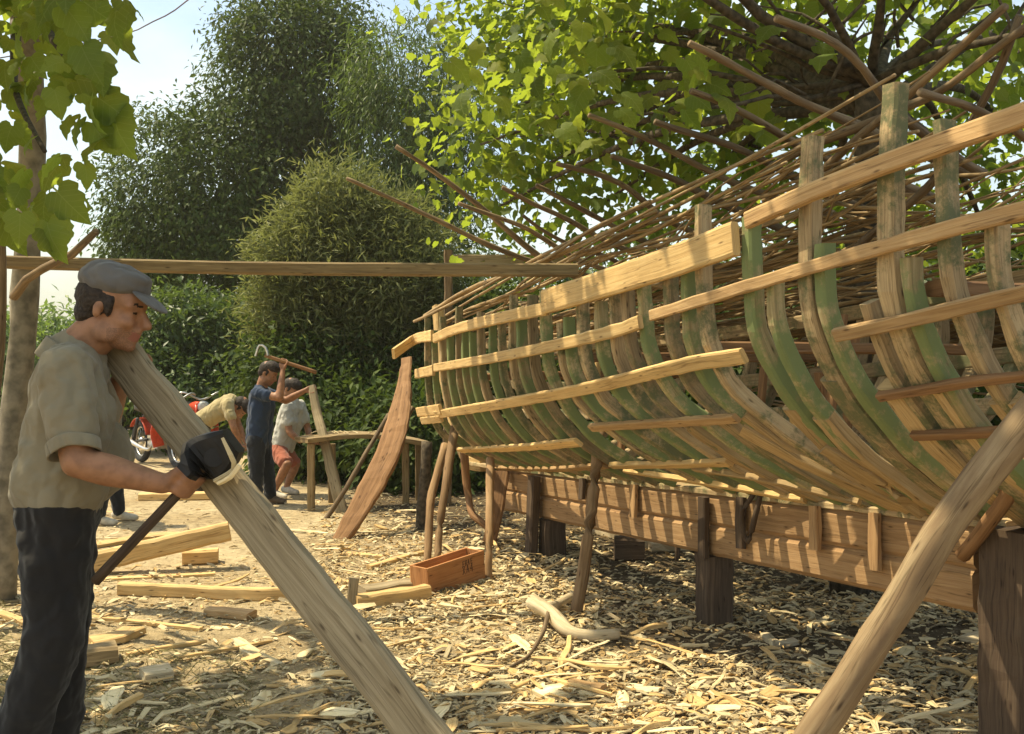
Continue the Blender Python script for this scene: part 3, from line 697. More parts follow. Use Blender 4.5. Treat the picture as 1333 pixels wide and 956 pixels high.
# ---- individual larger chips
protos = []
for k in range(7):
    mb = MB(); L = rnd.uniform(.12, .28); w = rnd.uniform(.03, .065); c = rnd.uniform(.0, .03)
    sweep(mb, [V((-L / 2, 0, 0)), V((0, rnd.uniform(-.01, .01), c)), V((L / 2, 0, rnd.uniform(-.005, .02)))], w, rnd.uniform(.008, .02), side=V((0, 1, 0)), step=.035, jit=.012, taper=lambda t: .65 + .5 * math.sin(t * 2.6 + .3))
    o = mb.build('wood_chip', M['chip'] if k % 3 else M['fresh'], None)
    tag(o, 'pale split wood chip lying loose among the shavings on the ground', 'wood chip', 'larger wood chips on the ground')
    protos.append(o)
def chip_spot():
    while True:
        v = 640 + 330 * rnd.random() ** 1.0; u = rnd.uniform(-20, 1350)
        dens = .30 if u < 420 else 1.0
        if 150 < u < 400 and v < 850: dens = .12
        if u > 780 and v < 860: dens = .30
        if v < 690: dens *= .5
        if rnd.random() < dens: return u, v
for k in range(170):
    o = protos[k] if k < len(protos) else protos[k % len(protos)].copy()
    if k >= len(protos): COL.objects.link(o)
    u, v = chip_spot(); p = G(u, v)
    o.location = (p.x, p.y, p.z + .012 + rnd.random() * .015)
    o.rotation_euler = (rnd.uniform(-.35, .35), rnd.uniform(-.22, .22), rnd.uniform(0, 6.28))
    sc = rnd.uniform(.35, .95) * (1.25 if k % 9 == 0 else 1); o.scale = (sc, sc, sc)
lprotos = []
for k in range(5):
    mb = MB(); L = rnd.uniform(.3, .6); w = rnd.uniform(.012, .03)
    sweep(mb, [V((-L / 2, 0, 0)), V((-L / 6, rnd.uniform(-.015, .015), rnd.uniform(0, .015))), V((L / 5, rnd.uniform(-.015, .015), rnd.uniform(0, .02))), V((L / 2, 0, rnd.uniform(-.005, .02)))], w, rnd.uniform(.006, .014), side=V((0, 1, 0)), step=.05, jit=.006, taper=lambda t: .45 + .75 * math.sin(t * 2.7 + .2))
    o = mb.build('long_splinter', M['chip'] if k % 2 else M['fresh'], None)
    tag(o, 'long thin pale splinter lying loose among the shavings on the ground', 'splinter', 'long splinters on the ground'); lprotos.append(o)
for k in range(95):
    o = lprotos[k] if k < 5 else lprotos[k % 5].copy()
    if k >= 5: COL.objects.link(o)
    u, v = chip_spot(); p = G(u, v); o.location = (p.x, p.y, p.z + .012 + rnd.random() * .02)
    o.rotation_euler = (rnd.uniform(-.3, .3), rnd.uniform(-.08, .08), rnd.gauss(.15, .8)); sc = rnd.uniform(.55, 1.1); o.scale = (sc, sc, sc)
# ---- litter of shavings (nobody could count it)
mb = MB()
NCH = 34000
for k in range(NCH):
    u, v = chip_spot()
    if k % 3 == 0: v = 640 + (v - 640) * .55
    p = G(u, v)
    L = min(.010 + rnd.expovariate(1 / .024), .16); w = L * rnd.uniform(.10, .5); w = min(w, .028); t = rnd.uniform(.0015, .005)
    a = rnd.gauss(0, .9) if rnd.random() < .7 else rnd.uniform(0, 6.28)
    d = V((math.cos(a), math.sin(a), rnd.gauss(0, .16))).normalized(); s_ = V((-math.sin(a), math.cos(a), rnd.gauss(0, .35))).normalized(); n_ = d.cross(s_).normalized()
    c = V((p.x, p.y, p.z + rnd.random() ** 2 * .022 + .002)); bend = n_ * L * rnd.uniform(-.05, .22)
    vs_ = []
    for q, e in ((-.5, rnd.uniform(.3, .9)), (0, 1), (.5, rnd.uniform(.2, .9))):
        b = c + d * L * q + (bend if q == 0 else V((0, 0, 0)))
        vs_ += [b - s_ * w * e / 2, b + s_ * w * e / 2, b + s_ * w * e / 2 + n_ * t, b - s_ * w * e / 2 + n_ * t]
    fs_ = [[0, 1, 5, 4], [4, 5, 9, 8], [2, 3, 7, 6], [6, 7, 11, 10], [1, 2, 6, 5], [5, 6, 10, 9], [3, 0, 4, 7], [7, 4, 8, 11], [0, 3, 2, 1], [8, 9, 10, 11]]
    r_ = rnd.random() * 30
    mb.add(vs_, fs_, [[(r_ + vs_[i].dot(d), r_ + vs_[i].dot(s_)) for i in f] for f in fs_], 0 if rnd.random() < .55 else (1 if rnd.random() < .6 else 2))
o = mb.build('wood_shavings', [M['chip'], M['fresh'], M['grey']]); tag(o, 'litter of small pale shavings and splinters covering the yard', 'shavings', kind='stuff')
# ---- straw and dry weeds in the shaded front corner
mb = MB()
M['straw'] = plain('dry_grass', (.20, .17, .07), .9, var=.5, scale=9)
for k in range(2600):
    u = rnd.uniform(-40, 330) if k % 2 else rnd.uniform(-60, 60); v = rnd.uniform(850, 985) if k % 2 else rnd.uniform(640, 980)
    p = G(u, v); a = rnd.uniform(0, 6.28); L = rnd.uniform(.04, .14)
    d = V((math.cos(a), math.sin(a), rnd.uniform(.05, .9))).normalized()
    s_ = d.orthogonal().normalized() * .0022
    q = p + d * L * .6; e = p + d * L + V((0, 0, -.02))
    mb.add([p - s_, p + s_, q + s_ * .8, q - s_ * .8, e], [[0, 1, 2, 3], [3, 2, 4]])
o = mb.build('dry_grass', M['straw']); tag(o, 'thin dry grass and straw in the shaded left corner', 'grass', kind='stuff')

# ================================================================ motorcycles
M['tyre'] = plain('black_rubber', (.03, .03, .03), .8)
M['chrome'] = plain('worn_chrome', (.6, .58, .54), .3, metal=.9)
M['redp'] = plain('red_enamel', (.48, .055, .02), .35, var=.15)
M['blk'] = plain('black_seat', (.03, .027, .025), .5)
M['lens'] = plain('lamp_glass', (.7, .7, .62), .15)
def lathe_ring(mb, c, axis, Rr, r, n=28, m=8):
    u_ = axis.orthogonal().normalized(); w_ = axis.cross(u_)
    vs_ = []
    for i in range(n):
        a = 6.2832 * i / n; d = u_ * math.cos(a) + w_ * math.sin(a)
        for j in range(m):
            b = 6.2832 * j / m
            vs_.append(c + d * (Rr + r * math.cos(b)) + axis * r * math.sin(b))
    fs_ = [[i * m + j, ((i + 1) % n) * m + j, ((i + 1) % n) * m + (j + 1) % m, i * m + (j + 1) % m] for i in range(n) for j in range(m)]
    mb.add(vs_, fs_)
def bike(loc, rz, label, paint):
    root = thing('motorcycle', label, 'motorcycle', (0, 0, 0), 'motorcycles parked under the trees')
    X = V((1, 0, 0)); Y = V((0, 1, 0)); Z = V((0, 0, 1))
    for x in (-.62, .62):
        mb = MB(); lathe_ring(mb, V((x, 0, .30)), Y, .255, .045); w = mb.build('wheel', M['tyre'], root, True)
        mb = MB(); lathe_ring(mb, V((x, 0, .30)), Y, .205, .014, 28, 6); lathe_ring(mb, V((x, 0, .30)), Y, .03, .035, 12, 6)
        for k in range(14):
            a = 6.2832 * k / 14; d = V((math.cos(a), 0, math.sin(a)))
            sweep(mb, [V((x, 0, .3)) + d * .04, V((x, 0, .3)) + d * .2], .006, .006, n=4, step=.2)
        r_ = mb.build('rim', M['chrome'], None, True); r_.parent = w
        mb = MB(); sweep(mb, [V((x + math.cos(a) * .33, 0, .3 + math.sin(a) * .33)) for a in (np.linspace(.35, 2.5, 8) if x < 0 else np.linspace(.5, 2.9, 8))], .13, .012, side=Y, step=.05); mb.build('mudguard', paint, root, True)
    mb = MB()
    for sy in (-.075, .075): sweep(mb, [V((.62, sy, .30)), V((.47, sy, .82))], .036, .045, n=8, step=.1)
    mb.build('fork', paint if paint is M['redp'] else M['chrome'], root, True)
    mb = MB()
    for sy in (-.17, .17): sweep(mb, [V((.40, sy, .30)), V((.36, sy * 1.15, .50)), V((.42, sy * .7, .76))], .15, .02, side=Y, step=.06)
    mb.build('leg_shield', paint, root, True)
    mb = MB(); sweep(mb, [V((.40, -.34, .98)), V((.47, -.24, 1.0)), V((.49, 0, .90)), V((.47, .24, 1.0)), V((.40, .34, .98))], .028, .028, n=8, step=.04); mb.build('handlebar', M['chrome'], root, True)
    mb = MB(); sweep(mb, [V((.47, 0, .80)), V((.52, 0, .80)), V((.60, 0, .80))], .10, .17, n=14, step=.03); hl = mb.build('headlight', M['chrome'], root, True)
    mb = MB(); sweep(mb, [V((.60, 0, .80)), V((.613, 0, .80))], .155, .12, n=14, step=.02); l_ = mb.build('lens', M['lens'], None, True); l_.parent = hl
    mb = MB()
    for pts in ([(.45, 0, .80), (.15, 0, .42), (-.15, 0, .32)], [(.45, 0, .80), (-.1, 0, .68), (-.55, 0, .66)], [(-.1, 0, .68), (-.12, 0, .34)]): sweep(mb, [V(p) for p in pts], .05, .045, n=8, step=.1)
    for sy in (-.11, .11): sweep(mb, [V((-.15, sy, .36)), V((-.62, sy, .30))], .04, .03, n=6, step=.1); sweep(mb, [V((-.62, sy, .32)), V((-.48, sy, .64))], .05, .05, n=8, step=.1)
    mb.build('chassis', M['blk'], root, True)
    mb = MB(); sweep(mb, [V((.36, 0, .78)), V((.30, 0, .78)), V((.12, 0, .77)), V((-.06, 0, .73))], .16, .20, n=12, step=.04); mb.build('tank', paint, root, True)
    mb = MB(); sweep(mb, [V((-.06, 0, .75)), V((-.3, 0, .76)), V((-.62, 0, .79))], .22, .09, side=Y, step=.06); mb.build('saddle', M['blk'], root, True)
    mb = MB(); sweep(mb, [V((0, 0, .30)), V((0.02, 0, .56))], .20, .17, n=10, step=.03, jit=.2); box(mb, V((-.02, 0, .33)), X * .17, Y * .09, Z * .085); mb.build('engine', M['chrome'], root)
    mb = MB(); sweep(mb, [V((.1, -.12, .42)), V((.08, -.16, .25)), V((-.2, -.17, .25)), V((-.75, -.17, .34))], .04, .075, n=8, step=.06); mb.build('exhaust', M['chrome'], root, True)
    mb = MB()
    for sy in (-.05, .05): sweep(mb, [V((-.13, .08, .3)), V((-.2, .28, .02))], .03, .03, n=6, step=.1)
    mb.build('kickstand', M['blk'], root)
    root.location = loc; root.rotation_euler = (0, R(0), rz)
    return root
p = G(204, 608); bike((p.x, p.y + .1, gz(p.x, p.y)), R(-48), 'red motorcycle parked facing the camera under the bushes', M['redp'])
p = G(172, 590); bike((p.x, p.y + .3, 0), R(-105), 'dark motorcycle with a bright headlight parked left of the red one', M['blk'])
p = G(238, 603); bike((p.x, p.y + .5, 0), R(-60), 'second red motorcycle parked right of and behind the first', M['redp'])
# ================================================================ vegetation
def leaves_mesh(name, C, D, Nn, size, shape, m, parent):
    """C centres, D tip directions, Nn face normals (n,3); shape: list of (x along, y across, z fold)"""
    C, D, Nn = np.asarray(C, float), np.asarray(D, float), np.asarray(Nn, float)
    D /= np.linalg.norm(D, axis=1)[:, None] + 1e-9
    Nn = Nn - D * (Nn * D).sum(1)[:, None]; Nn /= np.linalg.norm(Nn, axis=1)[:, None] + 1e-9
    S = np.cross(Nn, D); n = len(C); sz = np.asarray(size).reshape(-1, 1, 1)
    sh = np.asarray(shape['v'], float)
    co = C[:, None, :] + sz * (sh[None, :, 0:1] * D[:, None, :] + sh[None, :, 1:2] * S[:, None, :] + sh[None, :, 2:3] * Nn[:, None, :])
    k = len(sh)
    me = bpy.data.meshes.new(name)
    faces = shape['f']
    loops = np.concatenate([np.asarray(f) for f in faces]); tot = [len(f) for f in faces]
    allL = (np.arange(n)[:, None] * k + loops[None, :]).ravel()
    nf = len(faces)
    me.vertices.add(n * k); me.vertices.foreach_set('co', co.reshape(-1).astype(np.float32))
    me.loops.add(len(allL)); me.loops.foreach_set('vertex_index', allL.astype(np.int32))
    starts = np.concatenate([[0], np.cumsum(np.tile(tot, n))[:-1]])
    me.polygons.add(n * nf); me.polygons.foreach_set('loop_start', starts.astype(np.int32))
    me.update(calc_edges=True)
    at = me.attributes.new('rnd', 'FLOAT', 'FACE')
    at.data.foreach_set('value', np.repeat(nr.random(n), nf).astype(np.float32))
    uvc = np.tile(sh[loops, :2], (n, 1)).astype(np.float32)
    me.uv_layers.new(name='UVMap').data.foreach_set('uv', uvc.ravel())
    return link(name, me, m, parent)
nr = np.random.default_rng(5)
SMALL = {'v': [(0, 0, 0), (.45, .22, .06), (1, 0, -.05), (.45, -.22, .06)], 'f': [[0, 1, 2], [0, 2, 3]]}
NARROW = {'v': [(0, 0, 0), (.4, .085, .03), (1, 0, -.12), (.4, -.085, .03)], 'f': [[0, 1, 2], [0, 2, 3]]}
BROAD = {'v': [(0, 0, 0), (-.10, .26, .05), (.14, .44, .05), (.40, .38, .0), (.55, .42, -.04), (.72, .20, .0), (1.0, .0, -.12), (.72, -.20, .0), (.55, -.42, -.04), (.40, -.38, .0), (.14, -.44, .05), (-.10, -.26, .05), (.5, 0, -.03)],
         'f': [[0, 12, 2, 1], [12, 3, 2], [12, 5, 4, 3], [12, 6, 5], [12, 7, 6], [12, 9, 8, 7], [12, 10, 9], [0, 11, 10, 12]]}
# fix orientation of fold-side faces
BROAD['f'] = [f[::-1] for f in BROAD['f']]
_o = [(0, 0), (-.13, .10), (-.16, .24), (-.08, .36), (.06, .43), (.17, .47), (.25, .44), (.31, .37), (.40, .40), (.50, .41), (.57, .35), (.62, .25), (.72, .21), (.84, .13), (1.0, .0)]
_o = _o + [(x, -y) for x, y in _o[-2:0:-1]]
_v = [(x, y, .10 * math.sin(3.1 * x) - .22 * x * x - .28 * y * y + .035 * math.sin(23 * x + 5 * y)) for x, y in _o]
_in = [(.08, .0, .05), (.30, .17, .05), (.30, -.17, .05), (.42, 0, .07), (.70, 0, -.04)]
LOBED = {'v': _v + _in, 'f': []}
_n = len(_o); _c = lambda i: min(range(5), key=lambda j: (_in[j][0] - (_o[i][0] + _o[(i + 1) % _n][0]) / 2) ** 2 + (_in[j][1] - (_o[i][1] + _o[(i + 1) % _n][1]) / 2) ** 2)
_cs = [_n + _c(i) for i in range(_n)]
for i in range(_n):
    LOBED['f'].append([i, (i + 1) % _n, _cs[i]])
    if _cs[i] != _cs[(i + 1) % _n]: LOBED['f'].append([(i + 1) % _n, _cs[(i + 1) % _n], _cs[i]])
LOBED['f'] += [[_n, _n + 1, _n + 3], [_n, _n + 3, _n + 2], [_n + 1, _n + 4, _n + 3], [_n + 2, _n + 3, _n + 4]]
LOBED['f'] = [f[::-1] for f in LOBED['f']]
def lobes_points(lobes, n_cl, per, rc, shell=.55, seed=0):
    """clusters of leaves on and inside ellipsoid lobes"""
    r_ = np.random.default_rng(seed)
    vol = np.array([l[1] * l[2] * l[3] for l in lobes]) ** (2 / 3); pr = vol / vol.sum()
    idx = r_.choice(len(lobes), n_cl, p=pr)
    L = np.array([(*l[0], l[1], l[2], l[3]) for l in lobes])
    d = r_.normal(size=(n_cl, 3)); d /= np.linalg.norm(d, axis=1)[:, None]
    rad = np.where(r_.random(n_cl) < shell, r_.uniform(.82, 1.08, n_cl), r_.random(n_cl) ** .5)
    cc = L[idx, :3] + d * rad[:, None] * L[idx, 3:]
    pts = np.repeat(cc, per, 0) + r_.normal(size=(n_cl * per, 3)) * rc
    out = np.repeat(d, per, 0)
    return pts, out, r_
def crown(name, lobes, n_cl, per, rc, size, shape, m, parent, shell=.55, seed=0, droop=.5, upn=.8, keep=None):
    P, O, r_ = lobes_points(lobes, n_cl, per, rc, shell, seed)
    if keep is not None:
        k = keep(P); P, O = P[k], O[k]
    n = len(P)
    D = O * .7 + r_.normal(size=(n, 3)) * .6 + np.array([0, 0, -droop])
    Nn = np.array([0, 0, upn]) + O * .7 + r_.normal(size=(n, 3)) * .45
    return leaves_mesh(name, P, D, Nn, size * r_.uniform(.6, 1.25, n), shape, m, parent)
def trunk_mesh(name, paths, m, parent):
    mb = MB()
    for pts, d0, d1 in paths: sweep(mb, pts, d0, d1, n=9, step=.2, jit=.25, bow=.06)
    return mb.build(name, m, parent, True)
GM = {
 'dark': leafmat('dark_glossy_leaf', [(.024, .044, .010), (.046, .076, .015), (.085, .115, .026)], (.13, .19, .02), .28, .6, .12),
 'mid': leafmat('mid_green_leaf', [(.03, .055, .012), (.06, .10, .022), (.10, .15, .03)], (.18, .26, .03), .38),
 'olive': leafmat('olive_grey_leaf', [(.085, .10, .03), (.155, .17, .055), (.26, .26, .095)], (.28, .31, .07), .36, .55, .2),
 'bright': leafmat('bright_bush_leaf', [(.05, .09, .015), (.10, .17, .03), (.17, .24, .05)], (.25, .36, .04), .42),
 'fig': leafmat('broad_green_leaf', [(.022, .045, .010), (.045, .085, .016), (.09, .145, .025), (.22, .235, .03)], (.52, .63, .045), .53, .6, .15, True),
 'vine': leafmat('large_lobed_leaf', [(.035, .06, .014), (.08, .12, .022), (.15, .20, .035)], (.55, .66, .06), .55, .5, .25, True),
}
def lobe(u, v, y, rpx, rz=None, ry=None):
    r = rpx / F * y
    return (tuple(W(u, v, y)), r, (ry or r), (rz / F * y if rz else r))
def tree(name, label, base, lobes, n_cl, per, rc, size, shape, m, trunks, bark='bark', group=None, **k):
    root = thing(name, label, 'tree' if 'shrub' not in name else 'shrub', base, group)
    crown('crown', lobes, n_cl, per, rc, size, shape, GM[m], root, **k)
    if trunks: trunk_mesh('trunk', trunks, M[bark], root)
    return root
def gb(u, y): x = (u - U0) / F * y; return V((x, y, 0))
# big dark evergreen mass
b = gb(330, 21)
tree('evergreen_tree', 'huge dark glossy tree with two rounded lobes behind the men', tuple(b),
     [lobe(385, 110, 21, 105, 110), lobe(245, 270, 20, 105, 120), lobe(330, 240, 21, 120, 130), lobe(440, 220, 22, 110, 140), lobe(200, 320, 20, 62, 55), lobe(365, 50, 21, 75, 50), lobe(430, 45, 21.5, 55, 48), lobe(350, 380, 21, 160, 110), lobe(520, 380, 22, 120, 140)],
     4300, 26, .20, .135, SMALL, 'dark', [([b, b + V((.1, 0, 2)), W(340, 250, 21)], .6, .3), ([b + V((.1, 0, 1.8)), W(250, 300, 20.4)], .35, .2), ([b + V((.1, 0, 2.2)), W(400, 150, 21)], .35, .15)], seed=1, shell=.7, droop=.9)
b = gb(540, 19)
tree('feathery_tree', 'tall grey green tree with fine drooping leaves right of the dark one', tuple(b),
     [lobe(530, 130, 19, 75, 100), lobe(480, 110, 19, 32, 45), lobe(578, 120, 19.5, 36, 50), lobe(590, 200, 18.5, 60, 90), lobe(540, 250, 19, 70, 70)],
     900, 22, .24, .17, NARROW, 'mid', [([b, W(540, 300, 19), W(530, 120, 19)], .32, .12)], seed=2, shell=.6, droop=1.1)
b = gb(455, 13.5)
tree('willow_shrub', 'pale olive bush with narrow leaves crossed by the long level beam', tuple(b),
     [lobe(440, 262, 13.5, 44, 38), lobe(405, 300, 13.5, 36, 28), lobe(470, 290, 13.7, 52, 40), lobe(375, 335, 13.3, 40, 26), lobe(430, 340, 13.6, 70, 45), lobe(520, 310, 13.8, 44, 40), lobe(500, 365, 13.6, 70, 50), lobe(365, 395, 13.4, 34, 34), lobe(420, 410, 13.7, 70, 50), lobe(490, 440, 14, 75, 60), lobe(555, 345, 13.8, 34, 40), lobe(385, 445, 13.7, 40, 40), lobe(470, 520, 14.4, 90, 55), lobe(545, 420, 14, 45, 55)],
     2500, 28, .16, .145, NARROW, 'olive', [([b, W(455, 420, 13.6), W(440, 300, 13.5)], .16, .05), ([b, W(500, 420, 13.8), W(520, 330, 13.6)], .12, .04)], seed=3, shell=.7, droop=-.05)
b = gb(235, 16.5)
tree('leafy_shrub', 'bright green bush behind the motorcycles and the cap of the near man', tuple(b),
     [lobe(225, 430, 16.5, 55, 48), lobe(190, 470, 16, 40, 45), lobe(270, 450, 17, 60, 50), lobe(310, 500, 17, 55, 50), lobe(240, 520, 16, 60, 45), lobe(330, 440, 18, 60, 50), lobe(165, 500, 15.5, 26, 35)],
     1150, 22, .17, .13, SMALL, 'mid', [([b, W(235, 480, 16.5)], .14, .06)], seed=4, shell=.7)
b = gb(395, 12.6)
tree('dark_shrub', 'dark shaded shrub directly behind the bent men and bench', tuple(b),
     [lobe(380, 500, 13, 70, 60), lobe(460, 560, 12.4, 80, 60), lobe(540, 580, 11.6, 70, 70), lobe(600, 620, 11.5, 70, 60), lobe(420, 600, 12.6, 70, 50), lobe(500, 490, 13.6, 60, 60)],
     1100, 22, .17, .13, SMALL, 'dark', [([b, W(395, 520, 12.8)], .1, .05)], seed=5, shell=.6)
for i, (u, v, y, r, lb) in enumerate([(75, 440, 30, 55, 'far hedge of light green bushes on the left horizon'), (-40, 440, 27, 70, 'far green bush beyond the left tree trunk')]):
    b = gb(u, y)
    tree('hedge_shrub', lb, tuple(b), [lobe(u, v + 20, y, r, 45), lobe(u + 40, v + 10, y + 1, r * .5, 26), lobe(u - 30, v + 15, y + 1, r * .6, 34), lobe(u, v + 60, y, r * 1.2, 40)], 330, 22, .35, .28, SMALL, 'bright', [([b, b + V((0, 0, .8))], .15, .1)], seed=10 + i)
# thicket behind the hull
for i, (u, v, y, r, mm, lb) in enumerate([(680, 470, 14, 120, 'dark', 'dark thicket bush behind the far end of the hull'), (850, 450, 13.5, 130, 'mid', 'mid green thicket bush behind the middle of the hull'),
        (1030, 460, 12, 120, 'dark', 'dark thicket bush behind the green near ribs'), (1230, 450, 10.5, 140, 'mid', 'green thicket bush behind the near hull at the right'), (1420, 430, 9.5, 150, 'dark', 'dark thicket bush beyond the right edge of the hull')]):
    b = gb(u, y)
    tree('thicket_shrub', lb, tuple(b), [lobe(u, v + 30, y, r, 110), lobe(u - 60, v + 90, y - .5, r * .6, 70), lobe(u + 70, v + 60, y, r * .7, 90), lobe(u, v - 70, y + .5, r * .7, 60), lobe(u + 10, v + 130, y - .8, r, 40)],
         620, 24, .26, .16, SMALL, mm, [([b, W(u, v, y)], .15, .06)], seed=20 + i, group=None)
# far belt of woods closing the horizon
mb_r = thing('far_trees', 'distant band of woods closing the view behind the yard', 'woods', (2, 44, 0)); 
mb_r['kind'] = 'stuff'
crown('foliage', [((x, 44 + 4 * math.sin(x), 2.2), 4.5, 2, 2.6 + 1.2 * math.sin(x * 1.7)) for x in np.arange(-12, 46, 4)], 1500, 20, .6, .5, SMALL, GM['mid'], mb_r, seed=40)

# ---- broad leaved tree over the boat
b = V((2.15, 6.3, 0)); cr0 = W(1135, 112, 5.6)
fig = thing('broad_leaved_tree', 'large spreading tree with bright yellow green leaves overhanging the hull', 'tree', tuple(b))
trunk_mesh('trunk', [([b, V((2.1, 6.1, 1.5)), cr0], .26, .20)], M['bark'], fig)
FL = [(655, 60, 10.5, 70), (690, 40, 10, 85), (660, 140, 10, 85), (620, 190, 9.5, 60), (740, 110, 9, 85), (700, 220, 9.2, 75), (780, 180, 8.6, 80), (650, 270, 9.6, 42),
      (820, 50, 8, 100), (880, 140, 8, 95), (960, 60, 8.0, 90), (960, 200, 8.4, 70), (1060, 60, 8.2, 90), (1050, 170, 8.8, 70), (1180, 40, 8, 90), (1280, 70, 8, 90), (1250, 200, 8.5, 80), (1340, 180, 8.5, 80), (1170, 290, 9, 70), (1300, 330, 9, 70), (1060, 320, 9.4, 60), (900, 250, 9.4, 70), (780, 270, 9.8, 50), (1400, 60, 7, 90),
      (840, -60, 7.5, 140), (1050, -80, 6.2, 160), (1280, -90, 5.6, 170), (720, -60, 9.6, 100)]
k = 0
lv = [lobe(u, v, y, r * 1.0) for u, v, y, r in FL]
crown('crown', lv, 1000, 10, .27, .108, BROAD, GM['fig'], fig, seed=50, shell=.45, droop=.45, upn=1.0)
lim = []
for (u, v, y, r) in FL[:24]:
    e = W(u, v, y); md = cr0.lerp(e, .5) + V((0, 0, .18))
    lim.append(([cr0 + V((rnd.uniform(-.06, .06), rnd.uniform(-.06, .06), rnd.uniform(-.15, .05))), md, e], .085, .022))
for a_, b_, dd in [((960, -10), 5.2, .10), ((860, -40), 5.0, .08), ((1050, -30), 4.9, .07), ((1150, -40), 5.2, .08), ((1290, -30), 5.0, .09), ((1340, 40), 4.8, .07), ((1000, 60), 5.4, .05), ((905, 100), 5.8, .06), ((900, 140), 6.4, .05), ((1210, -20), 5.6, .06), ((1000, 130), 5.2, .045)]:
    e = W(a_[0], a_[1], b_); lim.append(([cr0, cr0.lerp(e, .5) + V((rnd.uniform(-.08, .08), 0, rnd.uniform(-.06, .06))), e, e + (e - cr0) * .5], dd * .8, dd * .35))
    for q in range(3):
        t_ = rnd.uniform(.35, .95); s_ = cr0.lerp(e, t_); f_ = s_ + V((rnd.uniform(-.5, .5), rnd.uniform(-.3, .3), rnd.uniform(-.1, .5))); lim.append(([s_, s_.lerp(f_, .5) + V((0, 0, .04)), f_], .022, .008))
for kk in range(26):
    u, v, y, r = FL[rnd.randrange(24)]; e = W(u + rnd.uniform(-60, 60), v + rnd.uniform(-50, 50), y); s_ = W(u, v, y).lerp(cr0, rnd.uniform(.1, .5))
    lim.append(([s_, s_.lerp(e, .5) + V((0, 0, .08)), e], .03, .010))
trunk_mesh('branches', lim, M['bark'], fig)
# few large sunlit leaves hanging nearer the camera
P, D, Nn, S = [], [], [], []
for kk in range(110):
    u, v = rnd.gauss(830, 140), rnd.gauss(95, 60); y = rnd.uniform(4.6, 6.2)
    if v > 190: continue
    P.append(W(u, v, y)); D.append((rnd.uniform(-1, 1), rnd.uniform(-.6, .3), rnd.uniform(-1, -.1))); Nn.append((rnd.uniform(-.7, .2), rnd.uniform(-.9, .1), .6)); S.append(rnd.uniform(.10, .17))
leaves_mesh('large_leaves', [tuple(p) for p in P], D, Nn, S, LOBED, GM['fig'], fig)

# unseen leaves added to shade the near hull and ground, gaps keep the keel lit
P, D, Nn, S = [], [], [], []
for kk in range(4600):
    x, y, z = rnd.uniform(-2.2, 1.6), rnd.uniform(2.3, 7.6), rnd.uniform(3.7, 5.2)
    if V0 - F * (z - CH) / y > -25: continue
    t = z / SUN.z; gx, gy = x - SUN.x * t, y - SUN.y * t
    if (gy < 4.45 + (.5 if gx < 1.2 else 0) and gx < 1.75) or gx < .45 or gy > 7.0 - .45 * (2.4 - gx): continue
    if noise.noise(V((x * 1.6, y * 1.6, 4.0))) > .22: continue
    if abs(gx - (-.35 + .42 * (9 - gy) + .27)) < .27: continue
    P.append((x, y, z)); D.append((rnd.uniform(-1, 1), rnd.uniform(-1, 1), rnd.uniform(-1, 0))); Nn.append((rnd.uniform(-.5, .5), rnd.uniform(-.5, .5), 1)); S.append(rnd.uniform(.11, .19))
leaves_mesh('added_shade_leaves', P, D, Nn, S, BROAD, GM['fig'], fig)

# ---- near tree at the left edge: two trunks, big lobed leaves overhead (it shades the man)
b = V((-2.92, 6.0, 0))
lt = thing('shade_tree', 'pale trunked tree with very large lobed leaves at the left edge', 'tree', tuple(b))
tr = trunk_mesh('trunk', [([down(W(8, 760, 6.0)), W(14, 600, 6.0), W(28, 440, 6.0), W(36, 300, 6.0), W(40, 180, 6.0), W(20, -60, 5.6)], .155, .15)], M['paletrunk'], lt)
trunk_mesh('side_stem', [([down(W(-45, 770, 5.4)), W(-18, 560, 5.4), W(-4, 400, 5.4), W(-20, 200, 5.2)], .09, .07), ([W(14, 382, 5.6), W(60, 345, 5.3), W(128, 296, 5.0)], .05, .035)], M['pole'], lt)
trunk_mesh('branches', [([W(20, -20, 5.7), W(60, 20, 4.6), W(80, 60, 3.6), W(120, 120, 3.3)], .09, .02), ([W(25, 20, 5.7), W(20, 100, 4.2), W(60, 200, 3.4)], .06, .015), ([W(10, -60, 5.6), V((-2.6, 4.2, 3.8)), V((-2.2, 3.0, 3.6))], .10, .03), ([W(10, -60, 5.6), V((-3.6, 4.6, 4.0)), V((-4.0, 3.6, 4.2))], .1, .03)], M['bark'], lt)
P, D, Nn, S = [], [], [], []
def addleaf(u, v, y, dr, nn, s): P.append(tuple(W(u, v, y))); D.append(dr); Nn.append(nn); S.append(s)
for kk in range(235):
    v = rnd.uniform(-60, 300)
    lim_u = 165 if v < 60 else (150 if v < 210 else (95 if v < 270 else 50))
    u = rnd.uniform(-120, lim_u) if rnd.random() < .6 else rnd.uniform(-120, 110)
    y = rnd.uniform(3.0, 4.0)
    addleaf(u, v - 12, y, (rnd.uniform(-.5, .8), rnd.uniform(-.7, .4), rnd.uniform(-1.3, -.3)), (rnd.uniform(-.9, .4), rnd.uniform(-1, .4), rnd.uniform(0, .9)), rnd.uniform(.065, .135))
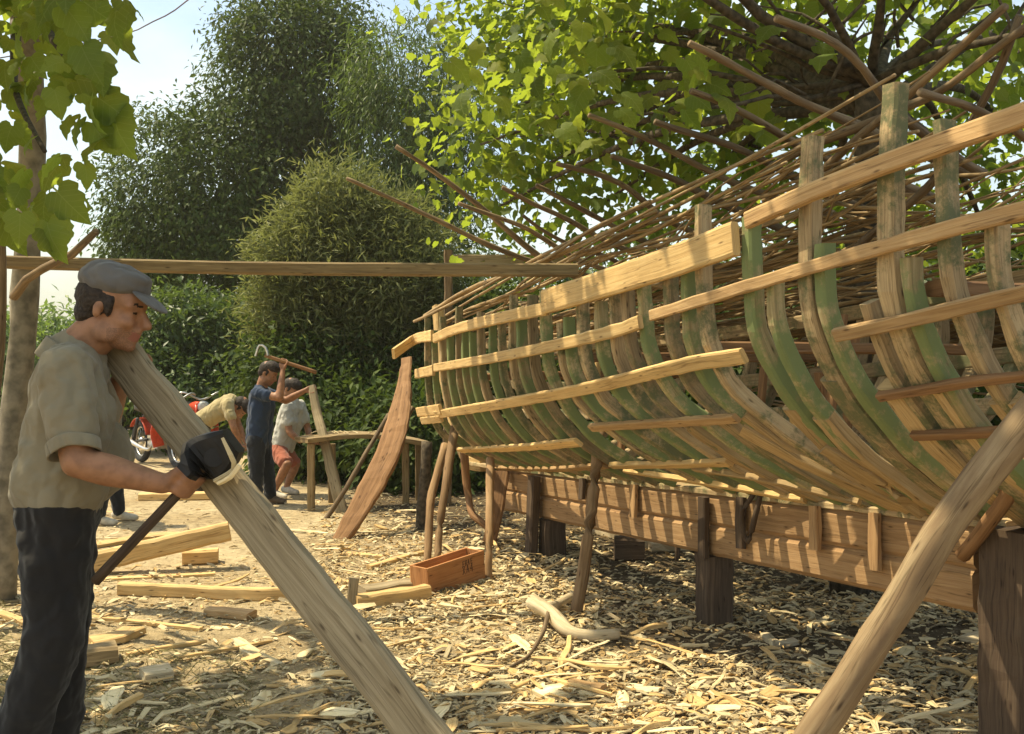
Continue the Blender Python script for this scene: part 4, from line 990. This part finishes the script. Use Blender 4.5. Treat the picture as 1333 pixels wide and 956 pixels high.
for (u, v, s, dr, nn) in [(128, 128, .15, (.7, -.1, -.5), (-.4, -.8, .5)), (150, 150, .16, (.35, -.2, -.9), (-.5, -.8, .3)), (120, 160, .13, (.6, 0, -.8), (-.4, -.8, .3)), (100, 105, .13, (.9, 0, -.2), (-.4, -.7, .6)), (62, 290, .14, (.4, -.1, -1), (-.2, -1, .2)), (75, 250, .14, (.8, -.1, -.8), (-.2, -1, .3)), (110, 215, .08, (.2, -.1, -1), (.6, -.7, .1)), (160, 2, .10, (.2, 0, -1), (.8, -.5, 0)), (58, 300, .10, (.5, 0, -1), (.7, -.6, 0))]:
    addleaf(u, v, 3.15, dr, nn, s)
# overhead, out of frame: the shade over the man and the front left corner
for kk in range(2300):
    x, y, z = rnd.uniform(-5.2, -1.75), rnd.uniform(2.2, 5.6), rnd.uniform(3.0, 4.6)
    if U0 + F * x / y > 90 and V0 - F * (z - CH) / y > -30: continue
    # keep the sunlit sand free: where the shadow of this leaf lands
    t = z / SUN.z; gx, gy = x - SUN.x * t, y - SUN.y * t
    if gy > 4.55 + rnd.uniform(-.3, .2) - max(0, gx + .9) * .35: continue
    P.append((x, y, z)); D.append((rnd.uniform(-1, 1), rnd.uniform(-1, 1), rnd.uniform(-1, 0))); Nn.append((rnd.uniform(-.5, .5), rnd.uniform(-.5, .5), 1)); S.append(rnd.uniform(.12, .22))
leaves_mesh('crown', P, D, Nn, S, LOBED, GM['vine'], lt)
# overhead wire
mb = MB(); sweep(mb, [W(-200, 110, 16), W(130, 52, 18), W(200, 28, 17), W(245, 0, 16), W(340, -90, 14)], .022, .022, n=5, step=.4)
o = mb.build('overhead_wire', M['dark'], None, True); tag(o, 'thin dark wire crossing the sky at the upper left', 'wire')
# ================================================================ people
DG = None
def evaluated(o):
    dg = bpy.context.evaluated_depsgraph_get(); dg.update()
    return bpy.data.meshes.new_from_object(o.evaluated_get(dg))
_ico = {}
def ico(sub):
    if sub not in _ico:
        bm = bmesh.new(); bmesh.ops.create_icosphere(bm, subdivisions=sub, radius=1)
        bm.verts.ensure_lookup_table()
        _ico[sub] = ([v.co.copy() for v in bm.verts], [[v.index for v in f.verts] for f in bm.faces]); bm.free()
    return _ico[sub]
class Blob:
    """overlapping closed pieces, fused by a voxel remesh into one continuous skin"""
    def __init__(s): s.mb = MB()
    def ell(s, c, r, ax=None, sub=3):
        vs_, fs_ = ico(sub); c = V(c)
        A = ax or (V((1, 0, 0)), V((0, 1, 0)), V((0, 0, 1)))
        s.mb.add([c + A[0] * v.x * r[0] + A[1] * v.y * r[1] + A[2] * v.z * r[2] for v in vs_], fs_)
    def cap(s, a, b, r0, r1, flat=None, n=14):
        """tapered limb with round ends; flat=(dir, k): thicker along dir by k"""
        a, b = V(a), V(b); T = (b - a); L = T.length
        if L < 1e-5: return s.ell(a, (r0,) * 3, sub=2)
        T.normalize(); X = T.orthogonal().normalized(); Y = T.cross(X); vs_ = []
        if flat:
            f = V(flat[0]); f = (f - T * f.dot(T)).normalized(); X = f; Y = T.cross(X)
        kx = flat[1] if flat else 1
        prof = []
        for i in range(5):
            t = math.pi / 2 * (1 - i / 4); prof.append((-math.sin(t) * r0, math.cos(t) * r0))
        for i in range(1, 5): prof.append((L * i / 5, r0 + (r1 - r0) * i / 5))
        for i in range(5):
            t = math.pi / 2 * i / 4; prof.append((L + math.sin(t) * r1, math.cos(t) * r1))
        for z, r in prof:
            r = max(r, .0004)
            for k in range(n):
                q = 6.28318 * k / n; vs_.append(a + T * z + X * math.cos(q) * r * kx + Y * math.sin(q) * r)
        m_ = len(prof)
        fs_ = [[i * n + k, i * n + (k + 1) % n, (i + 1) * n + (k + 1) % n, (i + 1) * n + k] for i in range(m_ - 1) for k in range(n)]
        fs_.append(list(range(n))[::-1]); fs_.append([(m_ - 1) * n + k for k in range(n)])
        s.mb.add(vs_, fs_)
    def chain(s, pts, rs, flat=None):
        for i in range(len(pts) - 1): s.cap(pts[i], pts[i + 1], rs[i], rs[i + 1], flat)
    def done(s, name, mats, parent, vox, smooth=5, folds=0.0, fscale=.09, paint=None, cut=None):
        o = s.mb.build('tmp', None)
        md = o.modifiers.new('r', 'REMESH'); md.mode = 'VOXEL'; md.voxel_size = vox; md.use_smooth_shade = True
        if smooth: sm = o.modifiers.new('s', 'SMOOTH'); sm.factor = .5; sm.iterations = smooth
        if folds:
            tx = bpy.data.textures.new('folds', 'CLOUDS'); tx.noise_scale = fscale; tx.noise_depth = 2
            dm = o.modifiers.new('d', 'DISPLACE'); dm.texture = tx; dm.texture_coords = 'GLOBAL'; dm.strength = folds; dm.mid_level = .5
            t2 = bpy.data.textures.new('wrinkles', 'STUCCI'); t2.noise_scale = fscale * .55; t2.turbulence = 4
            dm = o.modifiers.new('d2', 'DISPLACE'); dm.texture = t2; dm.texture_coords = 'GLOBAL'; dm.strength = folds * .55; dm.mid_level = .5
        me = evaluated(o); old = o.data; bpy.data.objects.remove(o); bpy.data.meshes.remove(old)
        if cut:
            bm = bmesh.new(); bm.from_mesh(me)
            for co_c, no_c in cut:
                bmesh.ops.bisect_plane(bm, geom=bm.verts[:] + bm.edges[:] + bm.faces[:], plane_co=co_c, plane_no=no_c, clear_outer=True)
            bm.to_mesh(me); bm.free()
        me.name = name
        ob = link(name, me, mats, parent)
        me.polygons.foreach_set('use_smooth', [True] * len(me.polygons))
        if paint:
            ix = [paint(p.center) for p in me.polygons]; me.polygons.foreach_set('material_index', ix)
        me.update()
        return ob
M['skin'] = plain('sunburnt_skin', (.30, .145, .075), .5, var=.22, scale=34, bump=.12)
M['stubble'] = plain('shaved_jaw', (.255, .125, .066), .6, var=.3, scale=300, bump=.25)
M['lip'] = plain('lips', (.27, .10, .065), .5, var=.1)
M['eye'] = plain('dark_eye', (.035, .02, .015), .25, var=.1)
M['hairm'] = plain('dark_brown_hair', (.03, .02, .014), .7, var=.5, scale=120, bump=.5)
def cloth(name, c, var=.12, bump=.5):
    m, nt, N, Lk = newmat(name)
    out = N('ShaderNodeOutputMaterial'); bs = N('ShaderNodeBsdfPrincipled'); Lk(bs.outputs[0], out.inputs[0])
    ge = N('ShaderNodeNewGeometry'); n = N('ShaderNodeTexNoise'); n.inputs['Scale'].default_value = 6; n.inputs['Detail'].default_value = 6; Lk(ge.outputs['Position'], n.inputs['Vector'])
    n2 = N('ShaderNodeTexNoise'); n2.inputs['Scale'].default_value = 420; n2.inputs['Detail'].default_value = 2; Lk(ge.outputs['Position'], n2.inputs['Vector'])
    rp = ramp(nt, [(.3, tuple(x * (1 - var) for x in c)), (.7, tuple(x * (1 + var) for x in c))]); Lk(n.outputs['Fac'], rp.inputs[0]); Lk(rp.outputs[0], bs.inputs['Base Color'])
    bs.inputs['Roughness'].default_value = .95; bs.inputs['Specular IOR Level'].default_value = .1; bs.inputs['Sheen Weight'].default_value = .15
    b = N('ShaderNodeBump'); b.inputs['Strength'].default_value = bump; b.inputs['Distance'].default_value = .004
    wv = N('ShaderNodeTexWave'); wv.inputs['Scale'].default_value = 5; wv.inputs['Distortion'].default_value = 14; wv.inputs['Detail'].default_value = 3; wv.inputs['Detail Scale'].default_value = 1.2; Lk(ge.outputs['Position'], wv.inputs['Vector'])
    a0 = N('ShaderNodeMath'); a0.operation = 'MULTIPLY_ADD'; a0.inputs[1].default_value = 2.2; Lk(wv.outputs['Fac'], a0.inputs[0]); Lk(n.outputs['Fac'], a0.inputs[2])
    ad = N('ShaderNodeMath'); ad.operation = 'MULTIPLY_ADD'; ad.inputs[1].default_value = .25; Lk(n2.outputs['Fac'], ad.inputs[0]); Lk(a0.outputs[0], ad.inputs[2]); Lk(ad.outputs[0], b.inputs['Height']); Lk(b.outputs[0], bs.inputs['Normal'])
    return m
C = {k: cloth(k + '_cloth', c) for k, c in {'khaki_shirt': (.22, .185, .12), 'black_trousers': (.022, .020, .019), 'grey_cap': (.12, .11, .10), 'navy_shirt': (.025, .04, .075), 'navy_trousers': (.022, .025, .032), 'ochre_shirt': (.36, .29, .15), 'pale_shirt': (.42, .41, .36), 'red_shorts': (.30, .10, .06), 'brown_trousers': (.05, .04, .03)}.items()}
M['shoe'] = plain('dusty_shoe', (.12, .085, .055), .8)
M['sandal'] = plain('pale_shoe', (.5, .45, .36), .8)

def head_parts(bl, hc, Fd, Ud, k=1.0):
    Rt = Fd.cross(Ud).normalized(); A = (Fd, Rt, Ud)
    def p(f, r, u): return hc + Fd * f * k + Rt * r * k + Ud * u * k
    def e(c, r): bl.ell(p(*c), tuple(x * k for x in r), A)
    e((-.012, 0, .045), (.098, .075, .085)); e((.030, 0, -.03), (.062, .060, .085)); e((.045, 0, -.083), (.043, .047, .032)); e((.076, 0, -.097), (.02, .024, .019))
    e((.055, 0, .035), (.045, .06, .05))
    bl.cap(p(.094, 0, .014), p(.122, 0, -.026), .0095 * k, .0135 * k); bl.ell(p(.116, 0, -.031), (.014 * k, .017 * k, .010 * k), A)
    for s in (-1, 1):
        bl.cap(p(.093, s * .012, .027), p(.074, s * .05, .024), .010 * k, .010 * k)
        e((.066, s * .036, -.026), (.026, .022, .022)); e((.078, s * .031, .004), (.014, .014, .011))
        e((-.010, s * .072, -.006), (.016, .009, .027)); e((-.007, s * .076, .007), (.013, .007, .012)); e((.02, s * .055, -.07), (.04, .012, .03))
        bl.cap(p(.099, 0, -.058), p(.083, s * .022, -.06), .0085 * k, .006 * k); bl.cap(p(.095, 0, -.073), p(.08, s * .02, -.072), .0095 * k, .006 * k)
    e((.088, 0, -.05), (.017, .028, .014))
    def paint(c):
        d = c - hc; f, r, u = d.dot(Fd) / k, d.dot(Rt) / k, d.dot(Ud) / k
        if d.length > .2 * k: return 0
        if f > .080 and .022 < abs(r) < .040 and .000 < u < .0075: return 2
        if f > .07 and abs(r) < .026 and -.079 < u < -.053: return 1
        if f > .072 and .016 < abs(r) < .046 and .0275 < u < .034: return 3
        if f > .03 and u < -.048 and u > -.125 and not (f > .095 and u > -.05): return 4
        return 0
    return p, e, A, paint
def grip_hand(bl, Wp, P, A, rg=.017, k=1.0):
    """fist: palm from the wrist, four fingers and thumb curled round a handle at P along A"""
    Wp, P, A = V(Wp), V(P), V(A).normalized()
    d = (Wp - P); d = (d - A * d.dot(A)).normalized(); e = A.cross(d).normalized()
    rr = rg + .010 * k
    pc = P + d * (rr + .012 * k)
    for o in (-.027, -.009, .009, .027): bl.cap(Wp, pc + A * o * k - e * .004, .019 * k, .0145 * k)
    for j, o in enumerate((-.031, -.0105, .0105, .031)):
        f = (.92, 1, 1, .84)[j]
        pts = [P + A * o * k + (d * math.cos(R(t)) + e * math.sin(R(t))) * (rr + (.004 if t < 80 else 0)) for t in (-8, 45, 95, 150, 200 * f)]
        bl.chain(pts, [.0112 * k, .0108 * k, .0098 * k, .009 * k, .0082 * k])
    pts = [Wp * .45 + pc * .55 + A * .024 * k, P + A * .04 * k + (d * math.cos(R(-50)) + e * math.sin(R(-50))) * (rr + .006), P + A * .044 * k + (d * math.cos(R(-105)) + e * math.sin(R(-105))) * rr, P + A * .03 * k + (d * math.cos(R(-155)) + e * math.sin(R(-155))) * rr]
    bl.chain(pts, [.016 * k, .0125 * k, .0105 * k, .0088 * k])

def person(label, J, k, shirt, trousers, vox, shoe, Fd, Ud, cap=None, short_legs=False, grips=(), hair=True, untuck=0.0, hk=1.0, tk=1.0, bald=False, sleeve=.62, belly=0.0):
    base = (J['aL'] + J['aR']) / 2
    root = thing('person', label, 'person', (base.x, base.y, gz(base.x, base.y)))
    hc = J['head']; bl = Blob()
    p, e, A, paint = head_parts(bl, hc, Fd, Ud, k * hk)
    chest = (J['sL'] + J['sR']) / 2; pel = (J['hL'] + J['hR']) / 2
    up = (chest - pel).normalized(); side = (J['sL'] - J['sR']).normalized(); fr = side.cross(up).normalized()
    if fr.dot(Fd) < 0: fr = -fr
    nb = chest + up * .04 * k
    bl.cap(nb, p(-.022, 0, -.05), .062 * k, .054 * k); bl.cap(nb + fr * .01, p(.0, 0, -.06), .055 * k, .05 * k)
    def torso(b, g):
        b.chain([J['sR'] * .7 + chest * .3 + up * -.01, J['sL'] * .7 + chest * .3 + up * -.01], [.062 * k + g] * 2)
        for s_ in ('L', 'R'):
            sp = J['s' + s_] * .55 + chest * .45; hp = J['h' + s_] * .75 + pel * .25
            mid = sp.lerp(hp, .5)
            b.chain([sp - up * .04 * k, sp.lerp(hp, .3) + fr * .015 * k, mid + fr * .01 * k, hp + up * .02], [.085 * k * tk + g, .108 * k * tk + g, .10 * k * tk + g, .10 * k * tk + g])
        b.cap(nb - up * .01, chest + up * .0, .07 * k + g * .6, .08 * k + g)
        if belly: b.ell(pel.lerp(chest, .38) + fr * (.06 + belly * .5) * k, (.10 * k + g, .10 * k + g, .12 * k + g))
    torso(bl, 0)
    for s_ in ('L', 'R'):
        S_, E_, W_ = J['s' + s_], J['e' + s_], J['w' + s_]
        bl.cap(S_, S_.lerp(E_, .45), .056 * k, .049 * k); bl.cap(S_.lerp(E_, .45), E_, .049 * k, .040 * k)
        bl.cap(E_, E_.lerp(W_, .35), .040 * k, .043 * k); bl.cap(E_.lerp(W_, .35), W_, .043 * k, .027 * k)
        H_, K_, N_ = J['h' + s_], J['k' + s_], J['a' + s_]
        bl.cap(H_, K_, .082 * k, .055 * k); bl.cap(K_, K_.lerp(N_, .3), .053 * k, .056 * k); bl.cap(K_.lerp(N_, .3), N_, .056 * k, .036 * k)
        t_ = J.get('toe', Fd); t_ = V((t_.x, t_.y, 0)).normalized()
        bl.cap(N_ - V((0, 0, .035 * k)) - t_ * .03, N_ + t_ * .15 * k - V((0, 0, .05 * k)), .036 * k, .028 * k)
    for w_, P_, A_, rg in grips: grip_hand(bl, w_, P_, A_, rg, k)
    bl.done('body', [M['skin'], M['lip'], M['eye'], M['hairm'], M['stubble']], root, vox, 4 if vox < .008 else 3, paint=paint)
    # shirt
    b = Blob(); g = .017 * k; torso(b, g)
    for s_ in ('L', 'R'):
        S_, E_ = J['s' + s_], J['e' + s_]
        b.cap(S_, S_.lerp(E_, .4), .066 * k, .066 * k); b.cap(S_.lerp(E_, .4), S_.lerp(E_, sleeve), .066 * k, .068 * k)
    if untuck:
        for s_ in ('L', 'R'): b.cap(J['h' + s_] * .9 + pel * .1 + up * .14, J['h' + s_] * .9 + pel * .1 + up * untuck, .112 * k, .122 * k, None)
    b.chain([nb + side * .045 * k - fr * .02, nb - fr * .05 * k + up * .02, nb - side * .045 * k - fr * .02], [.03 * k] * 3)
    sh = b.done('shirt', [C[shirt]], root, vox * 1.25, 4, folds=.024 * k, fscale=.085)
    if cap:
        # turned-down collar and stitched sleeve hems
        mb = MB(); q = []
        for t in np.linspace(-2.5, 2.5, 15):
            rr = .083 * k
            q.append(nb - fr * math.cos(t) * rr * 1.05 + side * math.sin(t) * rr + up * (.045 * math.cos(t) - .030 if abs(t) < 1.6 else -.031 - .028 * (abs(t) - 1.6)))
        sweep(mb, q, .058, .007, side=lambda t, p_: (up + (p_ - nb) * -5.5).normalized(), step=.015, jit=.002)
        c_ = mb.build('collar', C[shirt], None, True); c_.parent = sh
        for s_ in ('L', 'R'):
            S_, E_ = J['s' + s_], J['e' + s_]; a_ = (E_ - S_).normalized(); c0 = S_.lerp(E_, sleeve) + a_ * .045; x_ = a_.orthogonal().normalized(); y_ = a_.cross(x_)
            mb = MB(); sweep(mb, [c0 + x_ * math.cos(t) * (.064 + .004 * math.sin(3 * t)) + y_ * math.sin(t) * .062 + a_ * .006 * math.sin(2 * t) for t in np.linspace(0, 6.2832, 20)], .034, .006, side=a_, step=.02, jit=.0015)
            c_ = mb.build('sleeve_hem', C[shirt], None, True); c_.parent = sh
    b = Blob()
    b.chain([J['hR'], J['hL']], [.105 * k] * 2)
    b.cap(pel + up * .07 * k, pel, .095 * k, .105 * k, (side, 1.25))
    for s_ in ('L', 'R'):
        H_, K_, N_ = J['h' + s_], J['k' + s_], J['a' + s_]
        b.cap(H_ + up * .04, H_.lerp(K_, .5), .104 * k, .09 * k)
        if short_legs: b.cap(H_.lerp(K_, .5), H_.lerp(K_, .78), .09 * k, .088 * k)
        else: b.cap(H_.lerp(K_, .5), K_, .09 * k, .075 * k); b.cap(K_, N_ + (K_ - N_) * .06, .075 * k, .066 * k)
    b.done('shorts' if short_legs else 'trousers', [C[trousers]], root, vox * 1.25, 4, folds=.022 * k, fscale=.085)
    for s_ in ('L', 'R'):
        N_ = J['a' + s_]; t_ = J.get('toe', Fd); t_ = V((t_.x, t_.y, 0)).normalized(); b = Blob()
        b.cap(N_ - V((0, 0, .03 * k)) - t_ * .035 * k, N_ + t_ * .07 * k - V((0, 0, .04 * k)), .046 * k, .042 * k); b.cap(N_ + t_ * .06 * k - V((0, 0, .045 * k)), N_ + t_ * .17 * k - V((0, 0, .055 * k)), .042 * k, .032 * k)
        b.done('shoe', [M[shoe]], root, vox * 1.2, 2)
    if hair:
        b = Blob(); rs_ = lambda *r: tuple(x * k * hk for x in r)
        b.ell(p(-.028, 0, .035), rs_(.090, .080, .082), A)
        if not cap: b.ell(p(.018, 0, .085), rs_(.092, .079, .062), A)
        b.ell(p(-.055, 0, -.02), rs_(.055, .064, .055), A)
        for s_ in (-1, 1): b.cap(p(.022, s_ * .066, .03), p(.020, s_ * .066, -.012), .012 * k, .009 * k)
        b.done('hair', [M['hairm']], root, max(.006, vox * .6), 2, folds=.006, fscale=.02, cut=None)
    if cap:
        b = Blob(); rs_ = lambda *r: tuple(x * k * hk for x in r)
        b.ell(p(-.012, 0, .080), rs_(.110, .090, .052), A); b.ell(p(-.012, 0, .112), rs_(.088, .074, .032), A); b.ell(p(.03, 0, .105), rs_(.072, .070, .030), A)
        co_ = b.done('cap', [C[cap]], root, max(.005, vox), 4, folds=.012, fscale=.06)
        b = Blob(); vf = (Fd * .90 - Ud * .43).normalized(); vu = (Ud * .90 + Fd * .43).normalized()
        b.ell(p(.108, 0, .052), rs_(.066, .066, .0085), (vf, A[1], vu), 4)
        ob = b.done('visor', [C[cap]], None, .004, 2); ob.parent = co_
        b = Blob()
    return root, p
X_ = V((1, 0, 0)); Z_ = V((0, 0, 1))
def frame(az, pitch):
    f = V((math.cos(az), math.sin(az), 0)); return f * math.cos(pitch) - Z_ * math.sin(pitch), Z_ * math.cos(pitch) + f * math.sin(pitch)

# ---- the man in the foreground
Fd, Ud = frame(R(-4), R(13))
hand = W(246, 628, 2.62)
ha, hb = W(124, 757, 2.66), W(288, 584, 2.60)
lefth = W(170, 466, 2.92)
J = dict(head=W(146, 403, 2.80), sR=W(84, 482, 2.63), sL=W(106, 474, 2.98), eR=W(100, 602, 2.56), wR=W(212, 630, 2.60), eL=W(132, 560, 3.08), wL=W(158, 492, 2.99),
         hR=W(72, 668, 2.70), hL=W(80, 664, 2.90), kR=W(74, 826, 2.66), kL=W(80, 830, 2.90), aR=V((-1.46, 2.66, .085)), aL=V((-1.38, 2.98, .085)), toe=V((1, -.05, 0)))
person('man in grey peaked cap and khaki shirt working a plank in the left foreground', J, 1.0, 'khaki_shirt', 'black_trousers', .0062, 'shoe', Fd, Ud, cap='grey_cap', grips=[(J['wR'], hand, hb - ha, .013), (J['wL'], lefth, V((.9, .2, .5)), .016)], untuck=.07, sleeve=.66, belly=.005, hk=.92, tk=.90)
# his adze
adze = thing('adze', 'dark handled adze with a broad black blade held by the capped man against the plank', 'adze', tuple(hand))
mb = MB(); sweep(mb, [ha, ha.lerp(hb, .5), hb], .030, .026, n=8, step=.05, jit=.1); mb.build('handle', M['dark'], adze, True)
M['iron'] = plain('black_iron', (.02, .018, .017), .55, metal=.3, var=.3)
mb = MB()
sweep(mb, [W(304, 574, 2.595), W(286, 588, 2.60), W(262, 604, 2.605), W(247, 618, 2.60)], .118, .052, side=V((.68, -.1, .75)), step=.01, jit=.003, taper=lambda t: .62 + .55 * math.sin(min(1, t * 1.25) * 1.7))
sweep(mb, [W(278, 596, 2.57), W(278, 596, 2.64)], .05, .05, n=10, step=.03)
mb.build('blade', M['iron'], adze)
piece('curling_shaving', 'pale forked shaving curling up from the plank at the adze blade', 'shaving', [W(281, 628, 2.585), W(304, 612, 2.57), W(300, 592, 2.55), W(290, 570, 2.55)], .017, .008, M['chip'], side=V((1, 0, .3)), jit=.004, step=.02, taper=lambda t: 1.2 - .75 * t)
piece('curling_shaving', 'short pale shaving lying under the adze blade on the plank', 'shaving', [W(284, 630, 2.57), W(300, 622, 2.56), W(312, 606, 2.55)], .012, .008, M['chip'], side=V((1, 0, .3)), jit=.003, step=.02)

# ---- man in navy swinging an adze
Fd, Ud = frame(R(-15), R(28)); y0 = 9.9; k = .93
J = dict(head=W(349, 486, y0), sR=W(334, 512, y0 - .14), sL=W(345, 510, y0 + .2), eR=W(364, 518, y0 - .22), wR=W(368, 482, y0 - .12), eL=W(372, 522, y0 + .22), wL=W(398, 508, y0 + .12),
         hR=W(333, 577, y0 - .08), hL=W(340, 577, y0 + .12), kR=W(334, 618, y0 - .1), kL=W(349, 618, y0 + .14), aR=down(W(334, 650, y0 - .08), -.08), aL=down(W(352, 650, y0 + .15), -.08), toe=V((1, -.3, 0)))
hx = W(369, 471, y0 - .1); h1, h0 = W(345, 463, y0 - .12), W(412, 485, y0 - .06); lh = W(407, 506, y0 + .12)
person('man in navy shirt and trousers raising a small adze over a standing timber', J, k, 'navy_shirt', 'navy_trousers', .012, 'shoe', Fd, Ud, grips=[(J['wR'], hx, h0 - h1, .02), (J['wL'], lh, V((.3, 0, -1)), .025)], sleeve=.5)
az_ = thing('adze', 'red brown handled adze with a grey hooked head raised by the man in navy', 'adze', tuple(hx))
mb = MB(); sweep(mb, [h1, hx, h0], .035, .04, n=7, step=.05, jit=.1); mb.build('handle', M['red'], az_, True)
mb = MB(); sweep(mb, [h1 + V((.03, 0, .0)), W(346, 453, y0 - .12), W(338, 450, y0 - .12), W(333, 464, y0 - .12)], .05, .018, side=V((0, 1, 0)), step=.03); mb.build('blade', M['chrome'], az_)
piece('worked_timber', 'bent pale timber standing on end, held by the man in navy', 'timber', [down(G(447, 668)), W(436, 630, 9.6), W(424, 580, 9.75), W(412, 535, 9.95), W(406, 503, 10.05)], .10, .075, M['grey'], side=V((1, 0, .2)), jit=.012, taper=lambda t: 1.1 - .35 * t)
# ---- man in pale shirt and red shorts
Fd, Ud = frame(R(-100), R(35)); y0 = 10.6
Fd, Ud = frame(R(-20), R(40))
J = dict(head=W(385, 503, y0), sR=W(379, 528, y0 - .12), sL=W(398, 524, y0 + .16), eR=W(384, 560, y0 - .2), wR=W(398, 572, y0 - .22), eL=W(408, 556, y0 + .18), wL=W(412, 574, y0 + .05),
         hR=W(368, 588, y0 - .1), hL=W(376, 588, y0 + .14), kR=W(381, 606, y0 - .32), kL=W(392, 606, y0 + .1), aR=down(W(364, 642, y0 - .3), -.08), aL=down(W(380, 642, y0 + .1), -.08), toe=V((.8, -.5, 0)))
for q_ in J:
    if q_ != 'toe': J[q_] = J[q_] + V((-.08, .1, -.03 if q_[0] in 'hsew' else 0))
person('man in pale shirt and red shorts bending behind the man in navy', J, .92, 'pale_shirt', 'red_shorts', .013, 'sandal', Fd, Ud, short_legs=True, grips=[(J['wR'], W(404, 574, y0 - .2), V((0, 1, .1)), .02), (J['wL'], W(417, 576, y0 + .05), V((0, 1, .1)), .02)], sleeve=.6)
# ---- bent man in ochre shirt
Fd, Ud = frame(R(-10), R(70)); y0 = 10.9
J = dict(head=W(312, 530, y0), sR=W(296, 526, y0 - .18), sL=W(300, 521, y0 + .18), eR=W(304, 556, y0 - .26), wR=W(312, 578, y0 - .2), eL=W(310, 552, y0 + .2), wL=W(318, 574, y0 + .12),
         hR=W(258, 552, y0 - .1), hL=W(258, 552, y0 + .12), kR=W(270, 602, y0 - .12), kL=W(262, 602, y0 + .14), aR=down(W(262, 640, y0 - .12), -.08), aL=down(W(252, 640, y0 + .14), -.08), toe=V((1, -.1, 0)))
person('man in ochre shirt bending low between the motorcycles and the man in navy', J, .95, 'ochre_shirt', 'brown_trousers', .013, 'shoe', Fd, Ud, grips=[(J['wR'], W(318, 584, y0 - .2), V((0, 1, .1)), .02), (J['wL'], W(323, 580, y0 + .12), V((0, 1, .1)), .02)], sleeve=.55)
# ---- man hidden behind the foreground man
Fd, Ud = frame(R(10), R(15)); y0 = 8.9
J = dict(head=W(122, 472, y0), sR=W(118, 503, y0 - .18), sL=W(118, 503, y0 + .18), eR=W(112, 545, y0 - .24), wR=W(122, 580, y0 - .2), eL=W(112, 545, y0 + .24), wL=W(122, 580, y0 + .2),
         hR=W(122, 580, y0 - .1), hL=W(124, 580, y0 + .1), kR=W(136, 630, y0 - .1), kL=W(150, 628, y0 + .12), aR=down(W(128, 670, y0 - .1), -.08), aL=down(W(155, 670, y0 + .14), -.08), toe=V((1, -.1, 0)))
person('man behind the capped man, only a dark trouser leg and shoe showing', J, .93, 'ochre_shirt', 'navy_trousers', .014, 'sandal', Fd, Ud, grips=[(J['wR'], W(126, 588, y0 - .2), V((0, 1, .1)), .015), (J['wL'], W(126, 588, y0 + .2), V((0, 1, .1)), .015)])
# ================================================================ thin haze volume added to lift the dark tones
mb = MB(); box(mb, V((0, 20, 11.4)), V((45, 0, 0)), V((0, 36, 0)), V((0, 0, 13.4)))
m, nt, N, Lk = newmat('added_haze')
out = N('ShaderNodeOutputMaterial'); pv = N('ShaderNodeVolumePrincipled'); Lk(pv.outputs[0], out.inputs['Volume'])
pv.inputs['Color'].default_value = (.93, .88, .72, 1); pv.inputs['Density'].default_value = .0012; pv.inputs['Anisotropy'].default_value = .3
o = mb.build('haze', m); tag(o, 'thin haze added to lift dark tones and soften the far trees', 'haze', kind='stuff')
